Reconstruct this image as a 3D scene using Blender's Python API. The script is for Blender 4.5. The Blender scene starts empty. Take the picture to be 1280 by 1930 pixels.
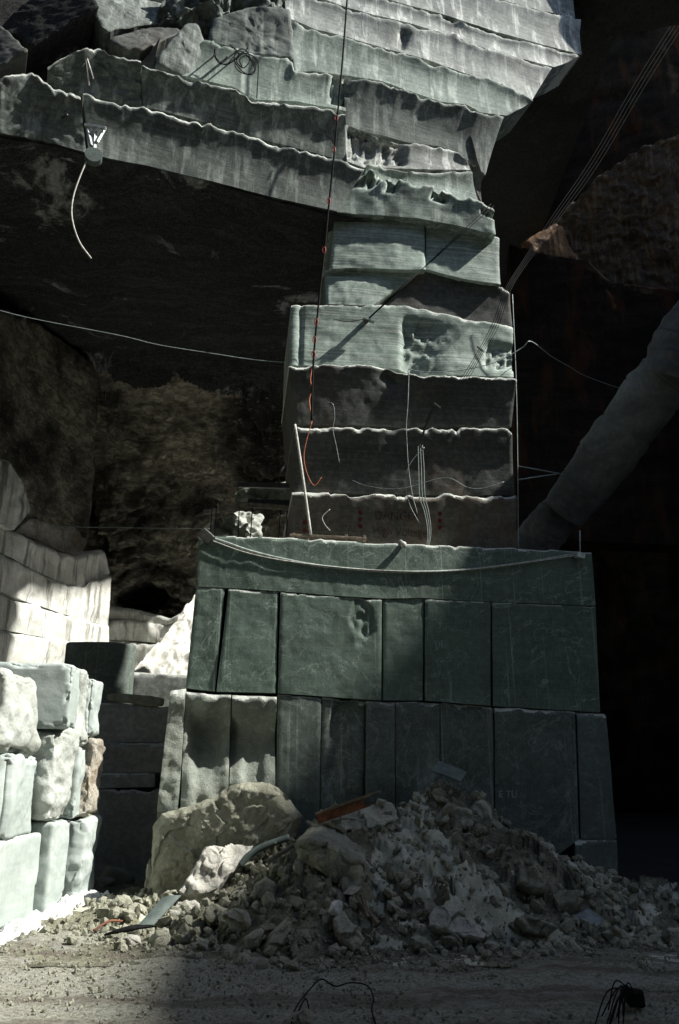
import bpy, math, random
import numpy as np
from mathutils import Vector, Matrix, Euler
R = math.radians
random.seed(7); rng = np.random.default_rng(11)
SC = bpy.context.scene
COL = SC.collection
# ------------------------------------------------------------------ camera, sky, sun, exposure
FPX = 1501.1; PITCH = R(17.9); H = 2.0          # focal length in photo pixels, pitch, eye height
cam = bpy.data.cameras.new("camera"); cam.sensor_fit = 'VERTICAL'; cam.sensor_height = 36; cam.lens = 28
cam.clip_end = 2000
co = bpy.data.objects.new("camera", cam); COL.objects.link(co)
co.location = (0, 0, H); co.rotation_euler = (R(90) + PITCH, 0, 0); SC.camera = co
SUN_E, SUN_A = R(46), R(3.0)                       # elevation; azimuth off +x towards the camera side
SD = np.array([math.cos(SUN_E)*math.cos(SUN_A), -math.cos(SUN_E)*math.sin(SUN_A), math.sin(SUN_E)])
W = bpy.data.worlds.new("World"); SC.world = W; W.use_nodes = True
nt = W.node_tree; bg = nt.nodes['Background']; sk = nt.nodes.new('ShaderNodeTexSky')
sk.sky_type = 'NISHITA'; sk.sun_disc = False; sk.sun_elevation = SUN_E
sk.sun_rotation = math.atan2(SD[0], SD[1])
nt.links.new(sk.outputs[0], bg.inputs[0]); bg.inputs[1].default_value = 0.09
sl = bpy.data.lights.new("sun", 'SUN'); sl.energy = 4.8; sl.angle = R(0.9); sl.color = (1.0, .97, .91)
so = bpy.data.objects.new("sun", sl); COL.objects.link(so)
so.rotation_euler = Vector(-SD).to_track_quat('-Z', 'Y').to_euler(); so.location = (30, -5, 40)
SC.view_settings.view_transform = 'Standard'; SC.view_settings.look = 'None'
SC.view_settings.exposure = 1.05; SC.view_settings.gamma = 1
SC.cycles.max_bounces = 6; SC.cycles.diffuse_bounces = 4
# ------------------------------------------------------------------ numeric helpers
A = np.asarray
def rays(px, py):
    px = np.atleast_1d(A(px, float)); py = np.atleast_1d(A(py, float))
    u = (px-640)/FPX; v = (965-py)/FPX; c, s = math.cos(PITCH), math.sin(PITCH)
    return np.stack([u, c - v*s, s + v*c], -1)
C0 = np.array([0, 0, H])
def at_y(px, py, y):
    d = rays(px, py); return C0 + d*(A(y)/d[:, 1])[:, None]
def at1(px, py, y): return at_y(px, py, np.array([y]))[0]
def on_z(px, py, z=0.0):
    d = rays(px, py); return (C0 + d*((z-H)/d[:, 2])[:, None])[0]
def _h(i, j, k, s):
    n = (i*374761393 + j*668265263 + k*1274126177 + s*974711) & 0xffffffff
    n = ((n ^ (n >> 13))*1274126177) & 0xffffffff
    return ((n ^ (n >> 16)) & 0xffff)/65535.0*2-1
def noise(P, s=0):
    P = np.atleast_2d(P); i = np.floor(P).astype(np.int64); f = P-i; f = f*f*f*(f*(f*6-15)+10)
    r = 0
    for a in (0, 1):
        for b in (0, 1):
            for c in (0, 1):
                w = (f[:, 0] if a else 1-f[:, 0])*(f[:, 1] if b else 1-f[:, 1])*(f[:, 2] if c else 1-f[:, 2])
                r = r + w*_h(i[:, 0]+a, i[:, 1]+b, i[:, 2]+c, s)
    return r
def fbm(P, s=0, o=4, lac=2.1, g=.5):
    r = 0; a = 1.0; P = np.atleast_2d(P)
    for k in range(o):
        r = r + a*noise(P*(lac**k)+k*17.3, s+k); a *= g
    return r
def cells(x, y, size, slope, jump, s):
    """broken planar facets : nearest jittered seed, each with its own slope and step"""
    x = x/size; y = y/size; i0 = np.floor(x).astype(np.int64); j0 = np.floor(y).astype(np.int64); best = np.full(len(x), 9.); out = np.zeros(len(x)); z0 = i0*0
    for a in (-1, 0, 1):
        for b in (-1, 0, 1):
            i, j = i0+a, j0+b; sx = i+.5+.45*_h(i, j, z0, s); sy = j+.5+.45*_h(i, j, z0, s+1); d = (x-sx)**2+(y-sy)**2; k = d < best
            v = jump*_h(i, j, z0, s+2)+slope*size*(_h(i, j, z0, s+3)*(x-sx)+_h(i, j, z0, s+4)*(y-sy)); out[k] = v[k]; best[k] = d[k]
    return out
def poly_at(pts, t):
    pts = A(pts, float); d = np.r_[0, np.cumsum(np.hypot(*np.diff(pts, axis=0).T))]; d /= d[-1]
    return np.stack([np.interp(t, d, pts[:, 0]), np.interp(t, d, pts[:, 1])], -1)
class Surf:                                       # vertical surface over a plan polyline
    def __init__(self, pts):
        self.p = A(pts, float); e = np.diff(self.p, axis=0); l = np.hypot(*e.T)
        self.n = np.stack([e[:, 1], -e[:, 0]], -1)/l[:, None]
    def hit(self, px, py, off=0.0):
        d = rays(px, py); N = len(d); T = np.full(N, np.nan); nn = np.zeros((N, 3)); k = len(self.n)
        for i in range(k):
            a, b, n = self.p[i], self.p[i+1], self.n[i]
            t = (a @ n)/(d[:, :2] @ n); q = d[:, :2]*t[:, None]
            w = ((q-a) @ (b-a))/((b-a) @ (b-a))
            ok = np.isnan(T) & (t > 0) & ((w >= -1e-6) | (i == 0)) & ((w <= 1+1e-6) | (i == k-1))
            T[ok] = t[ok]; w = np.clip(w, 0, 1)
            m0 = n if i == 0 else (n+self.n[i-1])/2; m1 = n if i == k-1 else (n+self.n[i+1])/2
            mm = m0*(1-w[:, None]) + m1*w[:, None]
            nn[ok, :2] = mm[ok]/np.hypot(*mm[ok].T)[:, None]
        T = T + off/np.sum(nn*d, -1)              # n.d < 0 : a positive offset comes nearer
        return C0 + d*T[:, None], nn
def plane(px, py, y, deg):                        # straight face through a photo point at depth y
    p = at1(px, py, y); a = R(deg); dx, dy = math.cos(a), math.sin(a)
    return Surf([(p[0]-25*dx, p[1]-25*dy), (p[0]+25*dx, p[1]+25*dy)])
# ------------------------------------------------------------------ object helpers
def tag(o, label, cat, group=None, kind=None):
    if label: o["label"] = label
    if cat: o["category"] = cat
    if group: o["group"] = group
    if kind: o["kind"] = kind
    return o
def thing(name, label, cat, loc, group=None):
    o = bpy.data.objects.new(name, None); COL.objects.link(o); o.location = loc; o.empty_display_size = .2
    return tag(o, label, cat, group)
WLOC = {}
def mk(name, V, Fs, mat, parent=None, smooth=None, mats=None, midx=None, origin=True):
    V = A(V, float); loc = np.zeros(3)
    if parent is not None: loc = A(WLOC.get(parent.name, parent.location), float)
    elif origin: loc = np.array([(V[:, 0].min()+V[:, 0].max())/2, (V[:, 1].min()+V[:, 1].max())/2, V[:, 2].min()])
    me = bpy.data.meshes.new(name); me.from_pydata((V-loc).tolist(), [], Fs if isinstance(Fs, list) else Fs.tolist())
    for m in (mats or [mat]): me.materials.append(m)
    n = len(me.polygons)
    if smooth is True: me.polygons.foreach_set('use_smooth', [True]*n)
    elif smooth: me.polygons.foreach_set('use_smooth', [bool(q) for q in smooth])
    if midx is not None: me.polygons.foreach_set('material_index', [int(q) for q in midx])
    me.update()
    o = bpy.data.objects.new(name, me); COL.objects.link(o)
    if parent is not None: o.parent = parent
    else: o.location = loc
    WLOC[o.name] = loc
    return o
def gridF(nu, nv, base=0):
    i, j = np.meshgrid(np.arange(nu-1), np.arange(nv-1), indexing='ij'); a = (i*nv+j+base).ravel()
    return np.stack([a, a+1, a+nv+1, a+nv], -1)
def sstep(x, a, b): t = np.clip((x-a)/(b-a), 0, 1); return t*t*(3-2*t)
def strip(name, surf, top, bot, mat, parent, off=0.0, tilt=0.0, depth=.8, bev=(.10, .06), rough=(.03, .7), fine=(.008, 5),
          res=4.0, jag=2.0, extra=None, seed=None, label=None, round_=0.02, edge='edge', edgew=.8, hollow=0.):
    """a rock course between a top and a bottom line seen in the photo, lying on surf"""
    seed = seed if seed is not None else random.randint(0, 9999)
    tl = np.hypot(*np.diff(A(top, float), axis=0).T).sum(); tl = max(tl, np.hypot(*np.diff(A(bot, float), axis=0).T).sum())
    nu = max(6, int(tl/res)); u = np.linspace(0, 1, nu)
    T = poly_at(top, u); B = poly_at(bot, u)
    hpx = np.abs(B[:, 1]-T[:, 1]).max(); nv = max(5, int(hpx/res)); v = np.linspace(0, 1, nv)**1.15
    gj = np.random.default_rng(seed); kn = np.cumsum(gj.choice([3, 5, 9, 16, 30, 48], 400)); kn = kn[kn < tl+60]; ja = gj.normal(0, 1, len(kn))*gj.choice([.25, .6, 1.5], len(kn))
    T = T + np.stack([0*u, jag*.75*np.interp(u*tl, kn, ja)], -1)
    U, Vv = np.meshgrid(u, v, indexing='ij')
    px = T[:, None, 0]*(1-Vv)+B[:, None, 0]*Vv; py = T[:, None, 1]*(1-Vv)+B[:, None, 1]*Vv
    P, n = surf.hit(px.ravel(), py.ravel(), off + (tilt*(.5-Vv)).ravel())
    P3 = P.reshape(nu, nv, 3)
    hm = np.linalg.norm(P3[:, 0]-P3[:, -1], axis=-1); sdist = Vv*hm[:, None]
    m = np.clip(1+.8*fbm(P3[:, 0]*A([4.5, 4.5, 1]), seed+5, 3), .25, 2.2)[:, None]
    d = -bev[1]*m*np.clip(1-sdist/(bev[0]*m), 0, 1)**1.6
    lm = np.linalg.norm(P3[0]-P3[-1], axis=-1).max()
    ue = np.minimum(U, 1-U)*lm; ve = (1-Vv)*hm[:, None]
    d = d - hollow*np.sin(np.pi*np.clip(Vv, 0, 1)**.8)*(.85+.2*noise(np.stack([P3[:, 0, 0]*.8, P3[:, 0, 2], P3[:, 0, 1]*0], -1), seed+21))[:, None]
    d = d - round_*np.clip(1-ue/(round_*2+1e-6), 0, 1)**2 
    d = d.ravel() + rough[0]*fbm(P*rough[1], seed, 3) + fine[0]*fbm(P*fine[1], seed+9, 3)
    if extra is not None: d = d + extra(U.ravel(), Vv.ravel(), P)
    P = P + n*d[:, None]
    Fs = gridF(nu, nv); nF = len(Fs)
    idx = np.arange(nu*nv).reshape(nu, nv)
    loop = np.r_[idx[:, 0], idx[-1, 1:], idx[-2::-1, -1], idx[0, -2:0:-1]]
    L = P[loop]; Ln = n[loop]; k = len(loop); b0 = nu*nv
    Bk = L - Ln*depth
    V = np.vstack([P, L, Bk]); a = np.arange(k); bb = (a+1) % k
    S = np.stack([b0+a, b0+bb, b0+k+bb, b0+k+a], -1)
    faces = Fs[:, ::-1].tolist() + S.tolist() + [[b0+k+i for i in range(k)]]
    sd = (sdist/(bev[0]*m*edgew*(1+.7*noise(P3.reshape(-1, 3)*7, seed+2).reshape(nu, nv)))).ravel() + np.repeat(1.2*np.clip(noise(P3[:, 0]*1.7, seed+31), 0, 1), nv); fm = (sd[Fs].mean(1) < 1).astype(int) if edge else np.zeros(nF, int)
    sm = np.zeros(k, int); sm[k-(nv-1)-(nu-1)-(nv-1)-(nu-1):] = 0
    a3 = (V[S[:, 0]] + V[S[:, 1]])/2; nz = (np.abs(a3[:, 2][:, None]-P3[:, 0, 2][None]).min(1) < .02)
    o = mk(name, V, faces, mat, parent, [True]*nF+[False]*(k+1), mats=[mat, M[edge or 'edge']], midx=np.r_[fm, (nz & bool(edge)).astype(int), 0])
    if label: o["label"] = label
    return o
def facet(name, outline, mat, parent, P0=None, N=None, surf=None, off=0., thick=.6, bulge=.0, rough=(.03, 1.2), fine=(.01, 7),
          res=5., edge=(.06, .05), seed=None, jag=1.5, ctr=None, push=None, crack=0.):
    """a solid chunk whose front has the given outline (photo pixels), on a plane (P0, N) or on surf"""
    seed = seed if seed is not None else random.randint(0, 9999)
    o = A(outline, float); o = np.vstack([o, o[:1]])
    ln = np.hypot(*np.diff(o, axis=0).T).sum(); k = max(14, int(ln/res)); t = np.arange(k)/k
    q = poly_at(o, t); c = q.mean(0) if ctr is None else A(ctr, float)
    q = q + jag*np.stack([fbm(np.stack([q[:, 0]/12, q[:, 1]/12, 0*t], -1), seed, 3), fbm(np.stack([q[:, 0]/12, q[:, 1]/12, 0*t+9], -1), seed, 3)], -1)
    rr = max(6, int(np.hypot(*(q-c).T).max()/res)); s = (np.arange(rr)+1)/rr
    pts = np.vstack([c[None], (c + s[:, None, None]*(q-c)[None]).reshape(-1, 2)]); ss = np.r_[0, np.repeat(s, k)]
    if surf is not None: P, n = surf.hit(pts[:, 0], pts[:, 1], off)
    else:
        N = A(N, float)/np.linalg.norm(N); d = rays(pts[:, 0], pts[:, 1]); tt = ((A(P0)-C0) @ N)/(d @ N)
        P = C0 + d*tt[:, None]; n = np.tile(N, (len(P), 1))
    Rm = np.linalg.norm(P[1+(rr-1)*k:]-P[0], axis=1).mean()
    dd = bulge*(1-ss**2) - edge[1]*np.clip(1-(1-ss)*Rm/edge[0], 0, 1)**1.6
    dd = dd + rough[0]*fbm(P*rough[1], seed, 3) + fine[0]*fbm(P*fine[1], seed+3, 3)
    dd = dd - 1.6*rough[0]*np.abs(fbm(P*rough[1]*1.7, seed+8, 2)) - .8*rough[0]*np.clip(noise(P*rough[1]*3.3, seed+12)-.15, 0, 1)
    if crack: e1_ = np.cross(n[0], [0, 0, 1.]); e1_ /= np.linalg.norm(e1_); e2_ = np.cross(n[0], e1_); wq = .12*fbm(P*3, seed+14, 2); dd = dd + cells(P @ e1_+wq, P @ e2_+wq, .42, crack, .05*crack/.35, seed) + cells(P @ e1_-wq, P @ e2_+wq, .17, crack*.7, .012, seed+40)
    if push is not None: dd = dd + push(pts, P)
    P = P + n*dd[:, None]
    F = [[0, 1+i, 1+(i+1) % k] for i in range(k)]
    for r in range(rr-1):
        a = 1+r*k; F += [[a+i, a+k+i, a+k+(i+1) % k, a+(i+1) % k] for i in range(k)]
    nF = len(F); L = P[1+(rr-1)*k:]; Ln = n[1+(rr-1)*k:]
    b0 = len(P); cen = L.mean(0); Bk = L - Ln*thick*(1+.15*fbm(L*1.1, seed+4, 2))[:, None]; Bk = Bk + (cen-L)*.12
    F += [[b0+i, b0+k+i, b0+k+(i+1) % k, b0+(i+1) % k] for i in range(k)] + [[b0+k+i for i in range(k)][::-1]]
    V = np.vstack([P, L, Bk])
    e1 = P[2]-P[0]; e2 = P[1]-P[0]
    if np.dot(np.cross(P[1]-P[0], P[2]-P[0]), n[0]) < 0: F = [f[::-1] for f in F]
    return mk(name, V, F, mat, parent, [True]*nF+[False]*(k+1))
_ICO = {}
def ico(lv):
    if lv not in _ICO:
        import bmesh
        b = bmesh.new(); bmesh.ops.create_icosphere(b, subdivisions=lv, radius=1)
        b.verts.ensure_lookup_table(); V = np.array([v.co[:] for v in b.verts]); F = np.array([[v.index for v in f.verts] for f in b.faces]); b.free()
        _ICO[lv] = (V/np.linalg.norm(V, axis=1)[:, None], F)
    return _ICO[lv]
def rockV(dims, seed, lv=4, cuts=9, box=True, soft=28, nz=.035, nf=4.0):
    D, F = ico(lv); g = np.random.default_rng(seed)
    ns = []; ds = []
    if box:
        for a in range(3):
            for s_ in (1, -1):
                q = np.zeros(3); q[a] = s_; q += g.normal(0, .13, 3); ns.append(q/np.linalg.norm(q)); ds.append(1*g.uniform(.78, 1.0))
    for i in range(cuts):
        q = g.normal(0, 1, 3); ns.append(q/np.linalg.norm(q)); ds.append(g.uniform(.85, 1.22) if box else g.uniform(.65, 1.0))
    ns = A(ns); ds = A(ds); c = D @ ns.T/ds
    r = 1/(np.log(np.exp(soft*np.clip(c, 0, 4)).sum(1))/soft)
    V = D*r[:, None]; V = V*(1+nz*fbm(V*nf+seed % 97, seed, 4)[:, None])
    return V*A(dims)/2, F
def rock(name, pos, dims, rot, mat, seed, label=None, cat=None, group=None, parent=None, lv=4, flat=False, **kw):
    V, F = rockV(dims, seed, lv, **kw); M = np.array(Euler([R(a) for a in rot]).to_matrix())
    V = V @ M.T + A(pos)
    o = mk(name, V, F, mat, parent, smooth=True)
    if label: tag(o, label, cat, group)
    return o
def block(name, x0, x1, y0, y1, z0, z1, mat, label=None, cat=None, group=None, parent=None, r=.08, rough=(.05, 1.3), fine=(.015, 6), n=26, seed=0, rotz=0., mod=None, chip=.13):
    h = A([x1-x0, y1-y0, z1-z0])/2.; c = A([x0+x1, y0+y1, z0+z1])/2.
    t = np.linspace(-1, 1, n); t = np.sign(t)*(1-(1-np.abs(t))**1.25)
    a, b = np.meshgrid(t, t, indexing='ij'); a = a.ravel(); b = b.ravel(); one = np.ones_like(a)
    Ps = []; Fs = []
    for i, (ax, sg) in enumerate([(0, 1), (0, -1), (1, 1), (1, -1), (2, 1), (2, -1)]):
        q = np.zeros((len(a), 3)); q[:, ax] = sg; q[:, (ax+1) % 3] = a*sg; q[:, (ax+2) % 3] = b
        Ps.append(q); Fs.append(gridF(n, n, i*n*n)[:, ::-1])
    p = np.vstack(Ps)*h; F = np.vstack(Fs)
    key = np.round(p*5000).astype(np.int64); _, inv_i, inv = np.unique(key, axis=0, return_index=True, return_inverse=True)
    p = p[inv_i]; F = inv.reshape(-1)[F]
    rr = min(r, h.min()*.9); q = np.clip(p, -(h-rr), h-rr); d = p-q; l = np.linalg.norm(d, axis=1, keepdims=True); d = d/np.maximum(l, 1e-9)
    P = q + d*rr
    w = P + c
    aa = np.sort(np.clip((np.abs(p)-(h-.10))/.10, 0, 1), axis=1); ee = aa[:, 1]; cf = fbm(w*2.3, seed+7, 4); P = P - d*(ee*chip*(.35*sstep(cf, .05, .14)+.5*sstep(cf, .35, .42)))[:, None]
    P = P + d*(rough[0]*fbm(w*rough[1], seed, 3)+fine[0]*fbm(w*fine[1], seed+3, 3))[:, None]
    if mod is not None: P = mod(P, h)
    cs, sn = math.cos(R(rotz)), math.sin(R(rotz)); P = np.stack([P[:, 0]*cs-P[:, 1]*sn, P[:, 0]*sn+P[:, 1]*cs, P[:, 2]], -1) + c
    o = mk(name, P, F, mat, parent, True)
    if label: tag(o, label, cat, group)
    return o
def catmull(P, n=8):
    P = A(P, float)
    if len(P) < 3: return P
    Q = np.vstack([2*P[0]-P[1], P, 2*P[-1]-P[-2]]); out = []
    for i in range(1, len(Q)-2):
        t = np.linspace(0, 1, n, endpoint=False)[:, None]; a, b, c, d = Q[i-1], Q[i], Q[i+1], Q[i+2]
        out.append(.5*(2*b+(c-a)*t+(2*a-5*b+4*c-d)*t**2+(-a+3*b-3*c+d)*t**3))
    return np.vstack(out+[Q[-2][None]])
def tubeVF(P, r, seg=6, base=0):
    P = A(P, float); n = len(P); T = np.gradient(P, axis=0); T /= np.maximum(np.linalg.norm(T, axis=1), 1e-9)[:, None]
    r = np.broadcast_to(A(r, float), (n,)); V = []; up = np.array([0.13, -.4, .9])
    x = np.cross(T[0], up); x /= np.linalg.norm(x)
    a = np.arange(seg)/seg*2*math.pi
    for i in range(n):
        x = x-T[i]*(x @ T[i]); x /= np.linalg.norm(x); y = np.cross(T[i], x)
        V.append(P[i]+r[i]*(np.cos(a)[:, None]*x+np.sin(a)[:, None]*y))
    V = np.vstack(V); F = []
    for i in range(n-1):
        for k in range(seg): F.append([base+i*seg+k, base+i*seg+(k+1) % seg, base+(i+1)*seg+(k+1) % seg, base+(i+1)*seg+k])
    F.append([base+k for k in range(seg)][::-1]); F.append([base+(n-1)*seg+k for k in range(seg)])
    return V, F
def tubes(name, lines, r, mat, parent=None, label=None, cat=None, group=None, seg=6, curve=True):
    Vs = []; Fs = []; b = 0
    for L in lines:
        V, F = tubeVF(catmull(L) if curve else A(L, float), r, seg, b); Vs.append(V); Fs += F; b += len(V)
    o = mk(name, np.vstack(Vs), Fs, mat, parent, True)
    if label: tag(o, label, cat, group)
    return o
def bar(name, a, b, w, h, mat, parent=None, label=None, cat=None, group=None, up=(0, 0, 1)):
    """a bevelled squared bar from a to b"""
    a, b = A(a, float), A(b, float); T = (b-a)/np.linalg.norm(b-a); x = np.cross(T, A(up, float)); x /= np.linalg.norm(x); y = np.cross(x, T)
    e = min(w, h)*.15; pr = [(-w/2+e, -h/2), (w/2-e, -h/2), (w/2, -h/2+e), (w/2, h/2-e), (w/2-e, h/2), (-w/2+e, h/2), (-w/2, h/2-e), (-w/2, -h/2+e)]
    n = 9; V = []; F = []
    for i in range(n):
        p = a+(b-a)*i/(n-1)
        for (s, t) in pr: V.append(p+x*s+y*t)
    V = A(V); V = V + .06*min(w, h)*np.stack([noise(V*7, 1), noise(V*7, 2), noise(V*7, 3)], -1)
    for i in range(n-1):
        for k in range(8): F.append([i*8+k, i*8+(k+1) % 8, (i+1)*8+(k+1) % 8, (i+1)*8+k])
    F += [list(range(8))[::-1], [(n-1)*8+k for k in range(8)]]
    o = mk(name, V, F, mat, parent)
    if label: tag(o, label, cat, group)
    return o
# ------------------------------------------------------------------ materials
def rgb(c): return (c[0], c[1], c[2], 1)
class NB:
    def __init__(s, name):
        s.m = bpy.data.materials.new(name); s.m.use_nodes = True; s.t = s.m.node_tree; s.b = s.t.nodes['Principled BSDF']
        s.tc = s.t.nodes.new('ShaderNodeTexCoord').outputs['Object']
    def L(s, a, b): s.t.links.new(a, b)
    def shift(s):
        oi = s.t.nodes.new('ShaderNodeObjectInfo'); s.rnd = oi.outputs['Random']
        v = s.t.nodes.new('ShaderNodeVectorMath'); v.operation = 'MULTIPLY_ADD'; v.inputs[0].default_value = (37, 23, 51); s.L(oi.outputs['Random'], v.inputs[1]); s.L(s.tc, v.inputs[2]); s.tc = v.outputs[0]
    def line(s, f, w):
        a = s.t.nodes.new('ShaderNodeMath'); a.operation = 'SUBTRACT'; s.L(f, a.inputs[0]); a.inputs[1].default_value = .5
        c = s.t.nodes.new('ShaderNodeMath'); c.operation = 'ABSOLUTE'; s.L(a.outputs[0], c.inputs[0]); return s.ramp(c.outputs[0], w, 0)
    def noise(s, scale, stretch=(1, 1, 1), detail=5, rough=.6, dist=0., rot=(0, 0, 0)):
        mp = s.t.nodes.new('ShaderNodeMapping'); mp.inputs['Scale'].default_value = stretch; mp.inputs['Rotation'].default_value = rot; s.L(s.tc, mp.inputs[0])
        n = s.t.nodes.new('ShaderNodeTexNoise'); n.inputs['Scale'].default_value = scale; n.inputs['Detail'].default_value = detail
        n.inputs['Roughness'].default_value = rough; n.inputs['Distortion'].default_value = dist; s.L(mp.outputs[0], n.inputs['Vector'])
        return n.outputs['Fac']
    def ramp(s, f, a, b):
        n = s.t.nodes.new('ShaderNodeMapRange'); n.inputs['From Min'].default_value = a; n.inputs['From Max'].default_value = b; n.interpolation_type = 'SMOOTHSTEP'
        s.L(f, n.inputs['Value']); return n.outputs[0]
    def mix(s, f, a, b, amt=1.):
        if amt != 1.:
            q = s.t.nodes.new('ShaderNodeMath'); q.operation = 'MULTIPLY'; s.L(f, q.inputs[0]); q.inputs[1].default_value = amt; f = q.outputs[0]
        n = s.t.nodes.new('ShaderNodeMix'); n.data_type = 'RGBA'; s.L(f, n.inputs[0])
        for k, c in ((6, a), (7, b)):
            if isinstance(c, tuple): n.inputs[k].default_value = rgb(c)
            else: s.L(c, n.inputs[k])
        return n.outputs[2]
    def add(s, a, b, wa, wb):
        q = s.t.nodes.new('ShaderNodeMath'); q.operation = 'MULTIPLY'; s.L(a, q.inputs[0]); q.inputs[1].default_value = wa
        w = s.t.nodes.new('ShaderNodeMath'); w.operation = 'MULTIPLY_ADD'; s.L(b, w.inputs[0]); w.inputs[1].default_value = wb; s.L(q.outputs[0], w.inputs[2])
        return w.outputs[0]
    def done(s, col, bump=None, bd=.02, bs=1., rough=.85, metal=0., spec=.3):
        if isinstance(col, tuple): s.b.inputs['Base Color'].default_value = rgb(col)
        else: s.L(col, s.b.inputs['Base Color'])
        s.b.inputs['Roughness'].default_value = rough; s.b.inputs['Metallic'].default_value = metal; s.b.inputs['Specular IOR Level'].default_value = spec
        if bump is not None:
            n = s.t.nodes.new('ShaderNodeBump'); n.inputs['Distance'].default_value = bd; n.inputs['Strength'].default_value = bs
            s.L(bump, n.inputs['Height']); s.L(n.outputs[0], s.b.inputs['Normal'])
        return s.m
def marble(name, base, dark, light, band=.35, drip=.3, patch=.0, saw=.5, speck=.4, bd=.02, rust=None, rustamt=.5, rough=.8, dripcol=None, patchscale=.9, vein=0., indiv=0., streak=0.):
    b = NB(name)
    if indiv: b.shift()
    c = b.mix(b.ramp(b.noise(.55, (1, 1, 2.2), 6, .62, .4), .36, .66), dark, base)
    sawn = b.noise(1.0, (.5, .5, 26), 4, .65, .0, (R(3), R(4), 0))
    c = b.mix(b.ramp(sawn, .42, .68), c, light, band)
    dr = b.noise(1.0, (3.2, 3.2, .22), 5, .6, .2)
    c = b.mix(b.ramp(dr, .49, .66), c, dripcol or dark, drip)
    if drip > .6: c = b.mix(b.ramp(b.noise(1.0, (4.5, 4.5, .3), 5, .65, .3), .5, .64), c, light, .7)
    if patch: c = b.mix(b.ramp(b.noise(patchscale, (1.2, 1.2, .8), 7, .7, .6), .56, .66), c, light, patch)
    sp = b.noise(38, (1, 1, 1), 4, .75); c = b.mix(b.ramp(sp, .35, .7), c, tuple(min(1, x*1.25) for x in light), speck*.35)
    sp2 = b.noise(9, (1, 1, 1), 5, .7); c = b.mix(b.ramp(sp2, .6, .42), c, tuple(x*.55 for x in dark), speck*.7)
    if rust: c = b.mix(b.ramp(b.noise(.9, (1.4, 1.4, .35), 5, .6, .5), .5, .68), c, rust, rustamt)
    if streak: c = b.mix(b.ramp(b.noise(1.0, (11, 11, .12), 3, .6), .6, .72), c, light, streak)
    if vein:
        c = b.mix(b.line(b.noise(.9, (1, 1, 1), 5, .55, 1.2, (0, .6, 0)), .010), c, light, vein)
        c = b.mix(b.line(b.noise(2.1, (1.6, 1.6, .5), 4, .6, 2.0, (0, -.5, 0)), .007), c, light, vein*.8)
    if indiv: c = b.mix(b.rnd, c, b.mix(b.rnd, dark, base), indiv)
    g = b.add(sawn, b.noise(15, (1, 1, 1), 7, .74), saw*.55, .7)
    return b.done(c, g, bd*.4, 1., rough)
def rockmat(name, base, dark, light, scale=3., bd=.03, speck=.5, rust=None, rough=.9):
    b = NB(name)
    c = b.mix(b.ramp(b.noise(scale*.4, (1, 1, 1), 6, .65, .5), .35, .65), dark, base)
    c = b.mix(b.ramp(b.noise(scale*2.2, (1, 1, 1), 6, .72), .5, .72), c, light, .6)
    c = b.mix(b.ramp(b.noise(scale*14, (1, 1, 1), 4, .8), .52, .38), c, tuple(x*.5 for x in dark), speck)
    if rust: c = b.mix(b.ramp(b.noise(scale*.5, (1, 1, .5), 5, .6, .6), .54, .68), c, rust, .6)
    g = b.add(b.noise(scale*4, (1, 1, 1), 8, .75, .3), b.noise(scale*16, (1, 1, 1), 4, .7), 1., .35)
    return b.done(c, g, bd, 1., rough)
def plain(name, c, rough=.6, metal=0., var=.35, scale=14, bd=.004):
    b = NB(name); n = b.noise(scale, (1, 1, 1), 5, .7)
    return b.done(b.mix(b.ramp(n, .35, .7), tuple(x*(1-var) for x in c), tuple(min(1, x*(1+var*.6)) for x in c)), n, bd, 1., rough, metal)
M = {}
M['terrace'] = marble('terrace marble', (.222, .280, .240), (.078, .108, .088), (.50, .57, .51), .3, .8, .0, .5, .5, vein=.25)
M['terrace_shade'] = marble('shaded terrace marble', (.108, .13, .116), (.035, .044, .038), (.30, .345, .31), .3, .7, .12, .5, .5, dripcol=(.045, .05, .045), vein=.25)  # darker copy of terrace; shade of the lower courses put into the colour
M['stained'] = marble('streaked marble', (.27, .30, .272), (.075, .088, .076), (.68, .71, .66), .25, .9, .4, .35, .45, dripcol=(.10, .11, .11))
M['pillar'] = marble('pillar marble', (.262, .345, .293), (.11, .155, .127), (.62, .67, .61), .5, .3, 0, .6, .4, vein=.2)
M['pillar_shade'] = marble('shaded pillar marble', (.075, .081, .071), (.028, .031, .027), (.17, .178, .16), .3, .35, 0, .45, .6, rust=(.16, .09, .055), rustamt=.25)  # darker copy of pillar; shade on the undercut courses is in its colour
M['bench'] = marble('green grey bench marble', (.108, .157, .123), (.052, .08, .060), (.40, .48, .42), .10, .6, .10, .2, .45, dripcol=(.055, .075, .06), streak=.5, vein=.5, indiv=.55, rough=.6)
M['bench_lower'] = marble('dusty bench marble', (.108, .137, .117), (.046, .061, .051), (.44, .50, .44), .06, .6, .42, .15, .55, dripcol=(.05, .065, .053), streak=.35, vein=.3, indiv=.4, rough=.6)
M['scoop'] = rockmat('broken pale marble', (.25, .275, .235), (.15, .168, .142), (.38, .40, .35), 3, .03)
M['white'] = marble('white block marble', (.43, .475, .445), (.31, .36, .335), (.55, .585, .555), .15, .4, .25, .25, .2, bd=.02)
M['white_rough'] = rockmat('rough white marble', (.46, .49, .45), (.33, .35, .31), (.57, .60, .565), 2.2, .022, .3)
M['white_brown'] = rockmat('brown weathered marble', (.60, .57, .48), (.28, .24, .18), (.8, .8, .74), 3, .06, .6, rust=(.36, .25, .15))
M['lit_wall'] = marble('sunlit streaked quarry marble', (.60, .60, .55), (.42, .42, .37), (.74, .74, .70), .2, .95, .1, .2, .3, dripcol=(.13, .125, .105))
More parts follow.
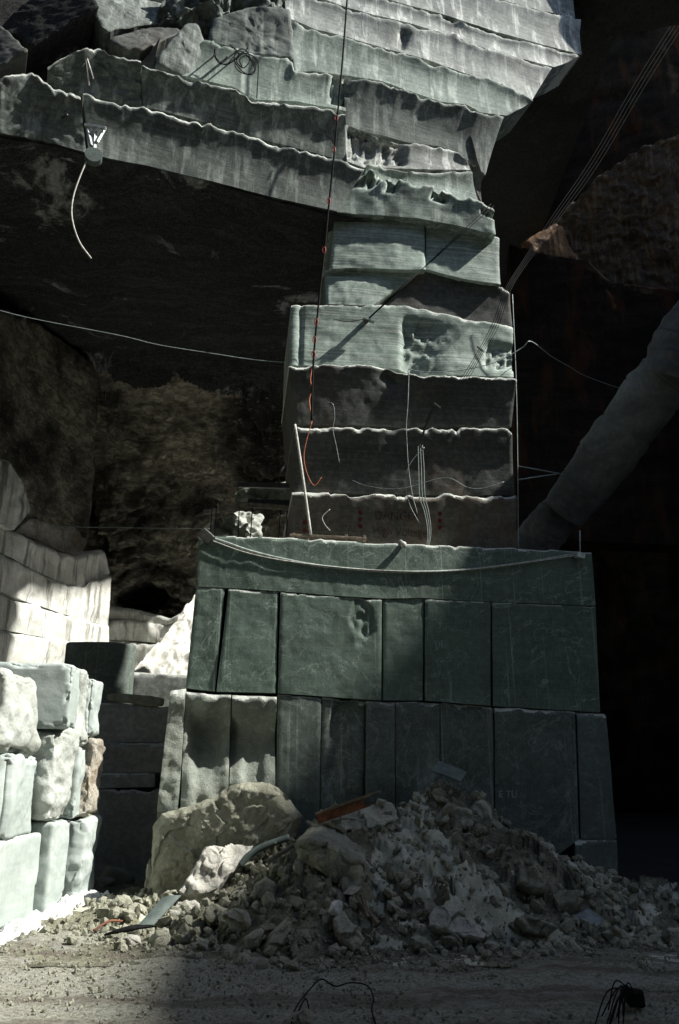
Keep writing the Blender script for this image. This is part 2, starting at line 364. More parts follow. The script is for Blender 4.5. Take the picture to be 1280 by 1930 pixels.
M['recess'] = marble('grey recess marble', (.30, .32, .29), (.20, .215, .20), (.42, .44, .40), .15, .25, .0, .25, .6)
M['edge'] = rockmat('pale sunlit broken marble edge', (.56, .59, .54), (.38, .40, .36), (.74, .76, .71), 4, .03, .4)  # chipped stone, whitened further so the lips look sunlit
for k_ in ('ceiling', 'right'): pass
M['cave_old'] = rockmat('dark cave rock', (.24, .215, .165), (.05, .046, .037), (.62, .57, .46), 1.3, .3, .7)
def cave_mat():
    b = NB('dark fractured cave rock'); n1 = b.noise(2.2, (1, 1.2, 2.6), 9, .78, .5, (.2, .5, 0))
    c = b.mix(b.ramp(n1, .44, .60), (.16, .145, .11), (.46, .42, .32)); c = b.mix(b.ramp(b.noise(.35, (1, 1, 1), 4, .6), .38, .62), tuple([.02, .018, .015]), c)
    c = b.mix(b.ramp(b.noise(5, (1, 1, 2.4), 7, .78, .6), .58, .66), c, (.66, .62, .52), .6)
    return b.done(c, b.add(n1, b.noise(7, (1, 1, 2), 8, .75, 1.), 1., .6), .12, 1., .8)
M['cave'] = cave_mat()
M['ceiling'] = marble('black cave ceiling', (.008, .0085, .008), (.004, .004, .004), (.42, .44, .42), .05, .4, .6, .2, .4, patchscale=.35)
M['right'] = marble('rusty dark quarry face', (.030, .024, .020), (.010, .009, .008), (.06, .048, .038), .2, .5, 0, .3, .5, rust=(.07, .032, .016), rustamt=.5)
M['orange'] = marble('orange stained rock', (.20, .095, .032), (.06, .028, .014), (.46, .30, .14), .1, .8, 0, .2, .4)
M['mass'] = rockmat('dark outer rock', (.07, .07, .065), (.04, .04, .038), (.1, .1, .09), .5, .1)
M['boulder'] = rockmat('dusty marble boulder', (.50, .50, .405), (.32, .32, .25), (.66, .665, .57), 3.5, .03)
M['boulder_dark'] = rockmat('earthy marble boulder', (.38, .38, .295), (.22, .22, .165), (.53, .535, .44), 4, .03)
M['boulder_pale'] = rockmat('pale marble boulder', (.54, .53, .47), (.38, .37, .32), (.68, .67, .61), 3, .03)
M['rubble'] = rockmat('earth and marble rubble', (.29, .285, .20), (.115, .112, .075), (.50, .50, .385), 3., .06)
M['powder'] = rockmat('white marble powder', (.74, .76, .73), (.6, .62, .6), (.85, .86, .84), 4, .03, .25)
M['gravel'] = rockmat('pale grey gravel', (.60, .61, .49), (.40, .405, .315), (.74, .75, .64), 6, .02)
M['duct'] = marble('dusty grey duct fabric', (.15, .16, .155), (.07, .075, .075), (.22, .23, .22), .0, .6, 0, .1, .4)
M['cable'] = plain('black cable', (.014, .015, .015), .9)
M['cable'].node_tree.nodes['Principled BSDF'].inputs['Specular IOR Level'].default_value = .05
M['wire'] = plain('grey steel wire', (.30, .36, .35), .5, .3)
M['hose'] = plain('grey green hose', (.30, .34, .31), .6)
M['rope_pale'] = plain('pale rope', (.55, .54, .48), .8)
M['red'] = plain('red plastic', (.38, .05, .03), .5)
M['orange_rope'] = plain('orange cord', (.45, .14, .06), .7)
M['steel'] = plain('galvanised steel', (.42, .45, .43), .45, .6)
M['dark_steel'] = plain('dark steel', (.06, .06, .055), .5, .4)
M['timber'] = plain('weathered timber', (.17, .14, .10), .85, 0, .5, 6, .01)
M['rust'] = plain('rusty timber and steel', (.16, .065, .035), .8, 0, .5, 8, .01)
M['plate'] = plain('grey green metal sheet', (.10, .13, .118), .6, .1, .3, 5)
M['plate_blue'] = plain('blue grey planks', (.19, .235, .245), .6, .1, .35, 5)
M['paint_red'] = plain('faded red paint', (.10, .014, .012), .8)
M['paint_brown'] = plain('faded brown paint', (.075, .05, .04), .9, 0, .6, 9)
M['paint_pale'] = plain('faded pale chalk', (.34, .37, .35), .9)
M['dirt'] = rockmat('brown dirt', (.10, .085, .065), (.06, .05, .04), (.16, .14, .11), 4, .03)
M['pillar_base'] = marble('brownish pillar base marble', (.15, .14, .112), (.06, .057, .046), (.27, .26, .22), .15, .35, .1, .2, .6, rust=(.13, .075, .045), rustamt=.4)
def ground_mat():
    b = NB('quarry floor gravel')
    sp = b.noise(30, (1, 1, 1), 6, .8); c = b.mix(b.ramp(sp, .36, .64), (.18, .18, .135), (.47, .475, .39))
    c = b.mix(b.ramp(b.noise(110, (1, 1, 1), 3, .8), .52, .68), c, (.6, .6, .56), .55)
    c = b.mix(b.ramp(b.noise(13, (1, 1, 1), 5, .75), .5, .62), c, (.15, .138, .11), .75)
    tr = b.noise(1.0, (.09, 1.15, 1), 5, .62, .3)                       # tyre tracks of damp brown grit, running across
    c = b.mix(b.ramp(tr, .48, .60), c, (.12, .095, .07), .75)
    c = b.mix(b.ramp(b.noise(3.0, (1, 1, 1), 5, .65), .5, .66), c, (.42, .42, .39), .45)
    g = b.add(sp, b.noise(90, (1, 1, 1), 4, .8), 1., .5)
    return b.done(c, g, .035, 1., .95)
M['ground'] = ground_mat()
M['rusty'] = marble('rust brown streaked rock', (.10, .068, .042), (.03, .022, .016), (.20, .15, .10), .1, .8, 0, .2, .5)
M['floor_shade'] = rockmat('painted floor shade', (.022, .019, .016), (.012, .01, .009), (.045, .04, .034), 3, .03)  # near-black so the floor right of the bench looks shaded
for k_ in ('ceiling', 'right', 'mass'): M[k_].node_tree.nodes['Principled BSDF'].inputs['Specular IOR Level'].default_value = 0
# ------------------------------------------------------------------ reference faces
BEN = plane(375, 1010, 14.3, 8)
PIL = plane(552, 800, 15.6, 7)
TER0 = at1(690, 314, 15.62)
def _ter():
    a = R(20); dx, dy = math.cos(a), math.sin(a); return Surf([(TER0[0]-30*dx, TER0[1]-30*dy), (TER0[0]+30*dx, TER0[1]+30*dy)])
TER = _ter()
LWALL = Surf([(-10.0, 12), (-9.5, 18), (-8.9, 23), (-8.1, 26.3), (-7.4, 27.8), (-6.9, 29.2), (-6.6, 31), (-6.45, 33)])
# ------------------------------------------------------------------ ground, pile height field
def interp(xs, ys): return lambda x: np.interp(x, xs, ys)
_cr = [(250, 1700), (330, 1680), (400, 1640), (480, 1600), (560, 1565), (610, 1530), (660, 1508), (720, 1490), (780, 1470), (830, 1452), (880, 1474), (940, 1512), (1000, 1556), (1045, 1590), (1090, 1628), (1160, 1655), (1220, 1690), (1290, 1726)]
_cp = np.array([at1(a, b, 13.5) for a, b in _cr]); CREST = interp(_cp[:, 0], np.maximum(_cp[:, 2], 0))
_fr = [(180, 1752), (330, 1772), (460, 1792), (560, 1800), (700, 1782), (800, 1792), (1000, 1776), (1150, 1770), (1290, 1758)]
_fp = np.array([on_z(a, b) for a, b in _fr]); FRONT = interp(_fp[:, 0], _fp[:, 1])
def pile_h(x, y, detail=True):
    x = np.atleast_1d(A(x, float)); y = np.atleast_1d(A(y, float))
    f = FRONT(x); t = np.clip((y-f)/(13.5-f), 0, 1); hc = CREST(x)
    b = hc*(.86*t + .14*np.sin(np.pi*t))*np.clip(1-(y-13.6)/2.4, 0, 1)
    m = np.clip(t*5, 0, 1)*np.clip((x+4.3)/1.2, 0, 1)
    P = np.stack([x, y, 0*x], -1)
    h = b + m*.17*fbm(P*1.15, 3, 3)*np.clip(hc, .25, 1)
    if detail:
        n1 = noise(P*3.1, 21); n2 = noise(P*7.3+5, 22); n3 = noise(P*16+3, 23); n4 = noise(P*33, 24)
        wx = x+.08*n2; wy = y+.08*n3
        h = h + m*(.14*np.abs(n1) + .06*np.abs(n2) + cells(wx, wy, .55, .32, .025, 61) + cells(wx+3, wy, .22, .36, .014, 71) + cells(wx, wy+5, .09, .35, .007, 81) + .03*np.abs(n3) + .015*n4 - .07)
    return h
def pile_hit(px, py):
    d = rays(px, py)[0]
    for t in np.arange(6.5, 17, .02):
        p = C0+d*t
        if p[2] <= max(pile_h(p[0], p[1], False)[0], 0.0): return p
    return on_z(px, py)
def make_ground():
    gx = np.r_[-140, -80, -50, -30, -18, -12, np.arange(-8, 9.01, .07), 12, 18, 30, 50, 80, 140]
    gy = np.r_[-60, -30, -12, -4, 2, 5, np.arange(6.6, 15.5, .06), 17, 20, 26, 34, 50, 90, 160]
    X, Y = np.meshgrid(gx, gy, indexing='ij'); x, y = X.ravel(), Y.ravel(); P = np.stack([x, y, 0*x], -1)
    near = ((np.abs(x) < 8.5) & (y < 15.4) & (y > 6))
    z = np.where(near, .035*fbm(P*.8, 5, 3) + .018*fbm(P*5, 6, 3) + .012*noise(P*13, 7), -.02)
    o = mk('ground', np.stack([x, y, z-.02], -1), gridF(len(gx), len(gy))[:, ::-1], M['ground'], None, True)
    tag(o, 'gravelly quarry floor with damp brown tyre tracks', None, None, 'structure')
make_ground()
def make_shade_sheet():  # dark sheet standing in for shade on the floor
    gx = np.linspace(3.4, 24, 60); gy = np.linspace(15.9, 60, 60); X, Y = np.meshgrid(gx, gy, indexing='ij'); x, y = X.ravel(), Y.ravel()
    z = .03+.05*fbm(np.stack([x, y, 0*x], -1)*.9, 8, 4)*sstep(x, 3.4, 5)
    tag(mk('shade_sheet', np.stack([x, y, z], -1), gridF(60, 60)[:, ::-1], M['floor_shade'], None, True), 'dark sheet painting the shade on the floor right of the bench', None, None, 'structure')
make_shade_sheet()
# ------------------------------------------------------------------ cavern: ceiling, back wall, side wall
def make_ceiling():
    # front edge follows the lower edge of the terraced wall, then runs back, dips and comes down as the rough back wall
    fe = [(-260, 190), (-120, 222), (0, 252), (100, 269), (200, 300), (280, 311), (420, 346), (530, 376), (632, 399), (700, 410)]
    u = np.linspace(0, 1, 260); E = poly_at(fe, u); P, n = TER.hit(E[:, 0], E[:, 1], -.12); P[:, 2] -= .07
    nv1, nv2 = 60, 210; rows = []
    cz = lambda x: 13.9
    # back curve in the (y, z) plane
    back = np.array([(25.0, 16.0), (26.6, 14.9), (28.0, 13.0), (29.3, 10.9), (30.2, 9.1), (30.9, 7.6), (31.2, 6.2), (31.3, 4.6), (31.3, 2.0)])
    bt = poly_at(back, np.linspace(0, 1, nv2))
    xe = np.interp(u, [0, 1], [-17, -1.45])
    V = []
    for i in range(len(u)):
        p = P[i]; k = np.linspace(0, 1, nv1, endpoint=False)
        a = np.stack([p[0]+(xe[i]-p[0])*k, p[1]+(25-p[1])*k, p[2]+(16.0-p[2])*k], -1)
        c = np.stack([np.full(nv2, xe[i]) , bt[:, 0], bt[:, 1]], -1)
        V.append(np.vstack([a, c]))
    V = np.vstack(V); nv = nv1+nv2
    K = np.tile(np.r_[np.linspace(0, .3, nv1), np.linspace(.3, 1, nv2)], len(u))
    amp = .06 + .5*sstep(K, .22, .5)
    st = V*A([.5, .9, 1.3])
    d = amp*(.75*fbm(st*.8, 31, 3) + .55*np.abs(fbm(V*A([1.5, 1.9, 2.9]), 35, 3)) + .16*np.abs(fbm(V*A([4, 5, 7]), 33, 3))); wj = .3*fbm(V*1.3, 44, 2); d = d + sstep(K, .25, .45)*(cells(V[:, 0]+wj+.3*V[:, 2], (V[:, 2]-.5*V[:, 1])*1.6+wj, 1.5, .55, .14, 5)+cells(V[:, 0]-wj+.4*V[:, 2], (V[:, 2]-.5*V[:, 1])*2+wj, .55, .6, .06, 15))
    saw = np.floor((V[:, 1]+.35*V[:, 0])/1.7) % 2
    nrm = np.stack([0*K, -sstep(K, .3, .8), -1+sstep(K, .45, .95)], -1); nrm /= np.linalg.norm(nrm, axis=1)[:, None]
    # the tunnel mouth seen at (270,1122) is a real pit
    hc = at1(271, 1122, 30.6); rr = np.hypot((V[:, 0]-hc[0])/.98, (V[:, 2]-hc[2])/.62) + .12*noise(V*2, 41)
    hole = (1-sstep(rr, .82, 1.0))*(K > .5)
    hc2 = at1(95, 952, 29.0); rr2 = np.hypot((V[:, 0]-hc2[0])/1.7, (V[:, 2]-hc2[2])/.75) + .12*noise(V*2, 42)
    hole2 = (1-sstep(rr2, .75, 1.0))*(K > .4)
    V = V + nrm*(d*(1-hole))[:, None]
    V[:, 1] += 3.5*hole + 2.5*hole2
    F = gridF(len(u), nv)[:, ::-1]
    cz_ = V[F].mean(1); kk = K[F].mean(1)
    mi = (kk > .36 + .05*noise(cz_*.7, 51)).astype(int)
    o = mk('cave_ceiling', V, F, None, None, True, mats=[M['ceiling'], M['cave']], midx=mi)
    tag(o, 'dark rough cavern ceiling and back wall with a black tunnel mouth', None, None, 'structure')
make_ceiling()
def make_terrain_back():
    # raised floor of the cavern behind the recess
    gx = np.linspace(-14, 14, 90); gy = np.linspace(21.6, 46, 80); X, Y = np.meshgrid(gx, gy, indexing='ij'); x, y = X.ravel(), Y.ravel()
    P = np.stack([x, y, 0*x], -1)
    z = 3.75 + .06*(y-18.4) + .18*fbm(P*.6, 61, 4); z = np.where(x > 3.4, -.3, z)
    m = y > 18.6; 
    o = mk('terrain', np.stack([x, y, z], -1), gridF(90, 80)[:, ::-1], M['powder'], None, True)
    tag(o, 'raised dusty floor of the cavern behind the marble bench', None, None, 'structure')
make_terrain_back()
# outer rock of the quarry pit : rear and left face, plus rim, shoulder and roof added to block light
def mass(name, V, F, label):
    o = mk(name, V, F, M['mass'], None, False); tag(o, label, None, None, 'structure'); return o
def prism(name, plan, z0, z1, label, mat=None, sub=14, amp=.5, topamp=.0):
    """vertical rock mass over a plan polygon; z1 may be a list of heights"""
    plan = A(plan, float); n = len(plan); z1 = np.broadcast_to(A(z1, float), (n,))
    V = []; F = []; q = np.vstack([plan, plan[:1]]); zz = np.r_[z1, z1[0]]
    pts = []; 
    for i in range(n):
        for k in range(sub): pts.append(np.r_[q[i]+(q[i+1]-q[i])*k/sub, zz[i]+(zz[i+1]-zz[i])*k/sub])
    pts = A(pts); m = len(pts); rows = 10; pts[:, 2] += topamp*fbm(pts*A([.22, .22, 0]), 78, 4)
    for r in range(rows):
        z = z0+(pts[:, 2]-z0)*r/(rows-1); V.append(np.stack([pts[:, 0], pts[:, 1], z], -1))
    V = np.vstack(V); c = A([plan[:, 0].mean(), plan[:, 1].mean(), 0]); d = V-c; d[:, 2] = 0; d /= np.maximum(np.linalg.norm(d, axis=1), 1e-6)[:, None]
    V = V + d*(amp*fbm(V*.35, 77, 3))[:, None]
    for r in range(rows-1):
        for i in range(m): F.append([r*m+i, r*m+(i+1) % m, (r+1)*m+(i+1) % m, (r+1)*m+i])
    F.append([(rows-1)*m+i for i in range(m)])
    o = mk(name, V, F, mat or M['mass'], None, False)
    return o
tag(prism('rim_sun_blocker', [(38, -30), (70, -30), (70, 15.0), (38, 15.0)], -1, 41.9, '', amp=.35, sub=40, topamp=1.6), 'unseen rock mass added on the right to shade the pile', None, None, 'structure')  # added out of view; its height sets where the shadow line falls
tag(prism('shoulder_sun_blocker', [(16.5, 15.6), (40, 14.6), (40, 48), (16.5, 48)], -1, [24, 24, 24, 24], '', amp=.35), 'unseen rock mass added to shade the duct and the right side', None, None, 'structure')  # added out of view to keep the sun off duct and right side
tag(prism('quarry_back', [(-40, -24), (17, -24), (17, -31), (-40, -31)], -1, 26, '', amp=.4), 'rear rock face of the pit behind the viewer', None, None, 'structure')
tag(prism('quarry_side', [(-16, -24), (-16, 12), (-11.2, 12), (-11.2, 34), (-40, 34), (-40, -24)], -1, 26, '', amp=.25), 'left rock face of the pit', None, None, 'structure')
tag(prism('front_sky_blocker', [(-40, -31), (34, -31), (34, -3.5), (8, -3.0), (-40, -2.0)], 24, 30, '', amp=.4), 'unseen roof slab added above the viewer to cut skylight', None, None, 'structure')  # added overhead, out of view, to darken faces by cutting skylight
# right-hand back wall, leaning over, and an added roof slab over the back
def make_right():
    base = np.array([(3.0, 47), (9.6, 45), (18, 37), (30, 38)]); top = np.array([(-1.5, 33.0), (6.2, 32.0), (16, 30.6), (28, 33)])
    nu, nv = 150, 150; u = np.linspace(0, 1, nu); v = np.linspace(0, 1, nv); b = poly_at(base, u); t = poly_at(top, u)
    U, Vv = np.meshgrid(u, v, indexing='ij'); U = U.ravel(); Vv = Vv.ravel()
    xy = np.repeat(b, nv, 0)*(1-Vv[:, None])+np.repeat(t, nv, 0)*Vv[:, None]; z = -.5+48*Vv
    V = np.c_[xy, z]; n = A([-.85, -.45, -.2]); n /= np.linalg.norm(n)
    course = np.floor(z/2.4+.15*noise(V*.2, 5)); step = .35*_h(course.astype(int), np.floor(U*9+.3*course).astype(int), course.astype(int)*0, 3)
    V = V + n*(step + .25*fbm(V*.5, 81, 4)+.06*fbm(V*2.2, 83, 3))[:, None]
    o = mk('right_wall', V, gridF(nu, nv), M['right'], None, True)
    tag(o, 'dark rust brown quarry face leaning over on the right', 'quarry face')
    R_ = [(-30, 13), (TER0[0]+.2, 18.5), (5, 19.0), (12, 19.0), (12, 20.5), (9.5, 21), (9.5, 48), (-30, 48)]
    roof = mk('back_sky_blocker', [(a, b, 26+.0*a) for a, b in R_] + [(a, b, 36) for a, b in R_], [list(range(8))[::-1], list(range(8, 16))]+[[i, (i+1) % 8, 8+(i+1) % 8, 8+i] for i in range(8)], M['mass'])  # slab put in to shut out the sky behind
    tag(roof, 'roof slab added over the back of the cavern to block the sky', None, None, 'structure')
make_right()
# ------------------------------------------------------------------ the tall pillar
def pp(surf, px, py, off=0.0): return surf.hit(px, py, off)[0][0]
pil = thing('rock_pillar', 'tall sawn marble pillar of stepped courses above the green grey bench', 'rock pillar', pp(PIL, 760, 1015)*A([1, 1, 0])+A([0, 0, 6.0])); WLOC[pil.name] = A(pil.location)
def scoopfan(cx, cy, a=.05):
    def f(u, v, P): return a*np.sin((u*1.2+v*.55)*26+2.5*noise(np.stack([u*3, v*3, 0*u], -1), 5))*.05 + .008*noise(np.stack([(u+v*.3)*7, (v-u*.25)*40, 0*u], -1), 9) + .06*np.sin(np.pi*np.clip(u, 0, 1))*np.sin(np.pi*v) + .006*noise(np.stack([u*9, v*34, 0*u], -1), 8)
    return f
def brk(u, v, P):     # broken middle of the fourth course
    m = sstep(u, .48, .52)*(1-sstep(u, .60, .70+.1*(1-v)))*sstep(v, .12, .3)
    m2 = sstep(u, .86, .9)*sstep(v, .3, .5)*(1-sstep(v, .75, .9))
    r = .5+2.2*cells(u*3.9+.5*v, v*1.2-u, .26, .7, .03, 4)+1.5*cells(u*3.9, v*1.2+u, .1, .7, .02, 14); r2 = np.abs(noise(np.stack([u*60, v*7, 0*u], -1), 6))
    return -m*(.02+.2*r) - m2*(.05+.2*r2) + .05*np.exp(-((u-.045)/.008)**2)*-1.3
def pits(u, v, P):    # broken drill pits under the lip
    n = noise(np.stack([u*16, v*3, 0*u], -1), 14); m = sstep(n, .1, .35)*(1-sstep(v, .2, .45))
    return -m*(.1+.25*np.abs(noise(np.stack([u*55, v*6, 0*u], -1), 15)))
def chip(u, v, P):
    m = np.exp(-((u-.45)/.05)**2-((v-.12)/.14)**2); return -.14*m - .05*np.abs(noise(np.stack([u*30, v*12, 0*u], -1), 3))*np.exp(-((u-.5)/.09)**2-((v-.3)/.2)**2)
L = lambda *a, **k: strip('course', PIL, *a, pil, **{**dict(hollow=.04), **k})
# top band that carries on from the terraced wall
L([(688, 316), (735, 332), (790, 345), (830, 354), (880, 366), (933, 389)], [(626, 398), (720, 406), (800, 413), (870, 425), (935, 441)], M['terrace'], off=.22, tilt=.05, depth=2.6, extra=pits, bev=(.09, .07))
L([(632, 403), (700, 408), (770, 411), (801, 412)], [(621, 506), (690, 505), (760, 509), (803, 507)], M['pillar'], off=.06, tilt=-.12, depth=2.5, extra=scoopfan(0, 0), rough=(.025, .8), fine=(.006, 6), round_=.03)
L([(804, 413), (860, 425), (942, 447)], [(803, 506), (860, 521), (944, 536)], M['pillar'], off=-.03, tilt=-.16, depth=2.5, bev=(.06, .04))
L([(613, 506), (700, 505), (796, 508)], [(616, 573), (650, 575), (702, 577)], M['pillar'], off=.05, tilt=-.15, depth=2.6, extra=scoopfan(0, 0, .06), rough=(.025, .8), fine=(.006, 6), round_=.03)
L([(790, 506), (860, 520), (944, 536), (962, 550)], [(690, 580), (800, 588), (880, 604), (966, 614)], M['pillar_shade'], off=-.06, tilt=.03, depth=2.4, bev=(.05, .04))
L([(549, 573), (640, 576), (765, 572), (800, 580), (870, 597), (969, 612)], [(546, 688), (700, 690), (750, 696), (790, 706), (860, 708), (968, 711)], M['pillar'], off=.2, tilt=-.12, depth=2.8, extra=brk, bev=(.08, .05))
L([(544, 685), (640, 684), (720, 686), (752, 697), (790, 706), (860, 706), (976, 709)], [(557, 800), (760, 803), (964, 804)], M['pillar_shade'], off=.34, tilt=.24, depth=2.9, extra=chip, bev=(.07, .08))
L([(555, 800), (640, 801), (700, 804), (780, 803), (860, 806), (920, 803), (967, 805)], [(556, 925), (760, 932), (970, 934)], M['pillar_shade'], off=.46, tilt=.24, depth=3.0, bev=(.10, .12), jag=3)
l1 = L([(551, 924), (620, 926), (660, 932), (720, 929), (780, 934), (835, 927), (890, 935), (976, 932)], [(556, 1030), (760, 1042), (973, 1052)], M['pillar_base'], off=.56, tilt=.22, depth=3.1, bev=(.09, .11), jag=3, hollow=0., rough=(.012, .8), fine=(.006, 4))
# painted writing and dots on the lowest course
def paint(name, verts, faces, mat, parent): return mk(name, verts, faces, mat, parent)
def L1P(px, py):
    v = np.clip((A(py)-932)/110., 0, 1); P, n = PIL.hit(px, py, .56+.22*(.5-v)+.022); return P
def disc(px, py, r, parent, mat):
    a = np.arange(14)/14*2*np.pi; q = r*(1+.18*noise(np.stack([np.cos(a)*2+px, np.sin(a)*2+py, 0*a], -1), 3))
    P = L1P(px+q*np.cos(a), py+q*np.sin(a)); paint('paint_dot', P, [list(range(14))[::-1]], mat, parent)
for x_, ys in ((679, (966, 979, 992)), (829, (968, 982, 994)), (574, (985, 1000))):
    for y_ in ys: disc(x_, y_, 4.2, l1, M['paint_red'])
def text(name, s, px, py, size, mat, parent, mapf, sk=0.):
    cu = bpy.data.curves.new('t', 'FONT'); cu.body = s; cu.size = 1; o = bpy.data.objects.new('t', cu); COL.objects.link(o)
    dg = bpy.context.evaluated_depsgraph_get(); me = bpy.data.meshes.new_from_object(o.evaluated_get(dg)); bpy.data.objects.remove(o)
    V = np.array([v.co[:] for v in me.vertices]); F = [list(p.vertices) for p in me.polygons]
    wob = .05*np.stack([noise(V*2.3, 1), noise(V*2.3, 2)], -1)
    x = px+(V[:, 0]+wob[:, 0])*size; y = py-(V[:, 1]+wob[:, 1])*size*1.1+sk*V[:, 0]*size
    return mk(name, mapf(x, y), F, mat, parent)
text('lettering', 'DANGER', 706, 979, 21, M['paint_brown'], l1, L1P, .02)
text('lettering', 'High Voltage', 702, 1006, 20, M['paint_brown'], l1, L1P, .07)
# ------------------------------------------------------------------ the bench below it
ben = thing('marble_bench', 'wide green grey marble bench of slotted sawn panels behind the rubble pile', 'rock bench', pp(BEN, 745, 1030)*A([1, 1, 0])); WLOC[ben.name] = A(ben.location)
Bn = lambda nm, *a, **k: strip(nm, BEN, *a, ben, **{**dict(depth=3.4, rough=(.012, .9), fine=(.005, 6), bev=(.05, .04), jag=1.2, round_=.012), **k})
Bn('top_course', [(375, 1009), (545, 1013), (690, 1021), (760, 1024), (975, 1033), (1116, 1041)], [(369, 1105), (430, 1108), (525, 1114), (650, 1124), (720, 1128), (800, 1127), (860, 1131), (930, 1134), (1123, 1142)], M['bench'], off=.0, bev=(.05, .05), jag=2)
def hole3(u, v, P):
    n = noise(np.stack([u*9, v*6, 0*u], -1), 12); return -.035*sstep(n*.35+np.exp(-((u-.8)/.13)**2-((v-.22)/.24)**2), .45, .75)*(1+.6*noise(np.stack([u*22, v*16, 0*u], -1), 2))
P2 = [(369.5, 424, 350, 405), (431, 525, 408, 520), (529, 720, 524, 719), (723, 799, 722, 797), (802, 925, 802, 925), (928, 1123, 930, 1132)]
tl = interp([369, 430, 525, 650, 720, 800, 860, 930, 1123], [1106.5, 1109.5, 1115.5, 1125.5, 1129.5, 1128.5, 1132, 1135, 1143]); bl = interp([345, 405, 520, 600, 720, 800, 925, 1140], [1296, 1303, 1306, 1312, 1320, 1320, 1330, 1343])
for i, (a, b, c, d) in enumerate(P2):
    Bn('panel', [(a, tl(a)), ((a+b)/2, tl((a+b)/2)), (b, tl(b))], [(c, bl(c)), ((c+d)/2, bl((c+d)/2)), (d, bl(d))], M['bench'], off=[-.02, .0, .01, -.01, .015, 0][i], bev=(.03, .02), extra=hole3 if i == 2 else None, jag=1.2 if i < 4 else .3)
def scoop1(u, v, P): return -.62*sstep(v, .01+.03*np.sin(u*5), .16)*(1-.95*sstep(v, .12, .5))*(.15+.85*sstep(u, .0, .35))*(1-.5*sstep(u, .6, 1)) + .05*noise(np.stack([u*5, v*5, 0*u], -1), 3)
def scoop2(u, v, P): return -.62*sstep(v, .02+.05*u, .17)*(1-.95*sstep(v, .14, .48))*(1-.55*u) + .05*noise(np.stack([u*5, v*5, 0*u], -1), 9)
def moon(u, v, P):
    r = np.hypot((u-.75)/.75, (v-.28)/.42); return -.11*(1-sstep(r, .78, .9))*sstep(u, .0, .25)+.05*(1-sstep(r, .3, .5))
P3 = [(348, 436, 334, 424, 'scoop', scoop1), (438, 522, 426, 515, 'scoop', scoop2), (524, 606, 517, 600, 'bench_lower', None), (607.5, 690, 601, 686, 'bench_lower', moon), (692, 746, 688, 744, 'bench_lower', None), (747, 829, 745, 829, 'bench_lower', None), (830.5, 930, 830, 932, 'bench_lower', None), (934, 1084, 935, 1092, 'bench_lower', None), (1088, 1143, 1096, 1163, 'bench_lower', None)]
b3 = lambda x: 1700 if x < 1000 else 1581
for i, (a, b, c, d, mt, ex) in enumerate(P3):
    t_ = 6 if i < 2 else 2.5
    Bn('panel', [(a, bl(a)+t_), ((a+b)/2, bl((a+b)/2)+t_), (b, bl(b)+t_)], [(c, b3(c)), (d, b3(d))], M[mt], off=[.22, .2, 0, -.02, .015, 0, -.02, .02, .03][i], extra=ex, bev=(.06, .05), rough=(.05, .8) if ex and i < 2 else (.012, .9), fine=(.03, 5) if i < 2 else (.005, 6))
Bn('corner_block', [(1085, 1583), (1163, 1583)], [(1085, 1660), (1166, 1660)], M['bench_lower'], off=.06)
Bn('splinter', [(322, 1302), (350, 1296)], [(296, 1530), (336, 1528)], M['scoop'], off=.18, rough=(.09, 1.2), fine=(.04, 5), bev=(.1, .08), depth=1.6, label='pale rough splinter at the left edge')
Bn('backing', [(382, 1030), (1105, 1060)], [(320, 1690), (1140, 1690)], M['bench_lower'], off=-1.3, depth=1.8)
Bn('foot', [(296, 1528), (345, 1524)], [(284, 1700), (336, 1700)], M['scoop'], off=.1, rough=(.1, 1.2), fine=(.04, 5), depth=1.6)
# faint chalk letters
def BP(px, py): P, n = BEN.hit(px, py, .05); return P
text('lettering', 'E TU', 940, 1503, 17, M['paint_pale'], ben, BP)
# ------------------------------------------------------------------ terraced upper wall
ter = thing('terraced_wall', 'huge stepped quarry wall of overhanging sawn courses at the top', 'quarry face', TER0); WLOC[ter.name] = A(ter.location)
Tn = lambda t, b, m, **k: strip('course', TER, t, b, M[m], ter, **{**dict(depth=1.3, bev=(.09, .085), rough=(.03, .5), edgew=.6, fine=(.005, 4), jag=2.2, tilt=.12, round_=.006, hollow=.11), **k})
def teeth(a0, a1, b0=.0, b1=.6, k=40, amp=.22):
    def f(u, v, P):
        m = sstep(u, a0, a0+.03)*(1-sstep(u, a1-.05, a1))*sstep(v, b0, b0+.06)*(1-sstep(v, b1-.15, b1)); return -m*amp*(.35+np.abs(noise(np.stack([u*k, v*2.5, 0*u], -1), 18)))
    return f
# lowest band
Tn([(157, 172), (215, 186), (300, 206), (360, 222), (440, 240), (500, 262), (560, 277), (640, 297), (690, 313)], [(168, 290), (280, 311), (420, 346), (530, 376), (636, 399)], 'terrace_shade', off=.02, tilt=.30, depth=.35)
Tn([(-60, 120), (0, 138), (58, 122), (100, 152), (152, 171)], [(-60, 236), (0, 250), (80, 264), (163, 290)], 'terrace_shade', off=.12, tilt=.50, depth=.4, rough=(.06, .8), fine=(.02, 6), bev=(.14, .12))
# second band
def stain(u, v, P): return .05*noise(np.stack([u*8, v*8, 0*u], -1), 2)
Tn([(268, 120), (296, 128), (360, 145), (440, 162), (478, 186), (520, 184), (560, 190), (600, 196), (652, 208)], [(270, 200), (300, 207), (360, 223), (440, 241), (500, 263), (560, 278), (654, 303)], 'terrace_shade', off=-.2, tilt=.36)
Tn([(90, 118), (130, 95), (190, 82), (205, 100), (230, 103), (266, 108)], [(90, 150), (120, 168), (160, 176), (215, 188), (268, 200)], 'terrace_shade', off=-.24, tilt=.42, extra=stain)
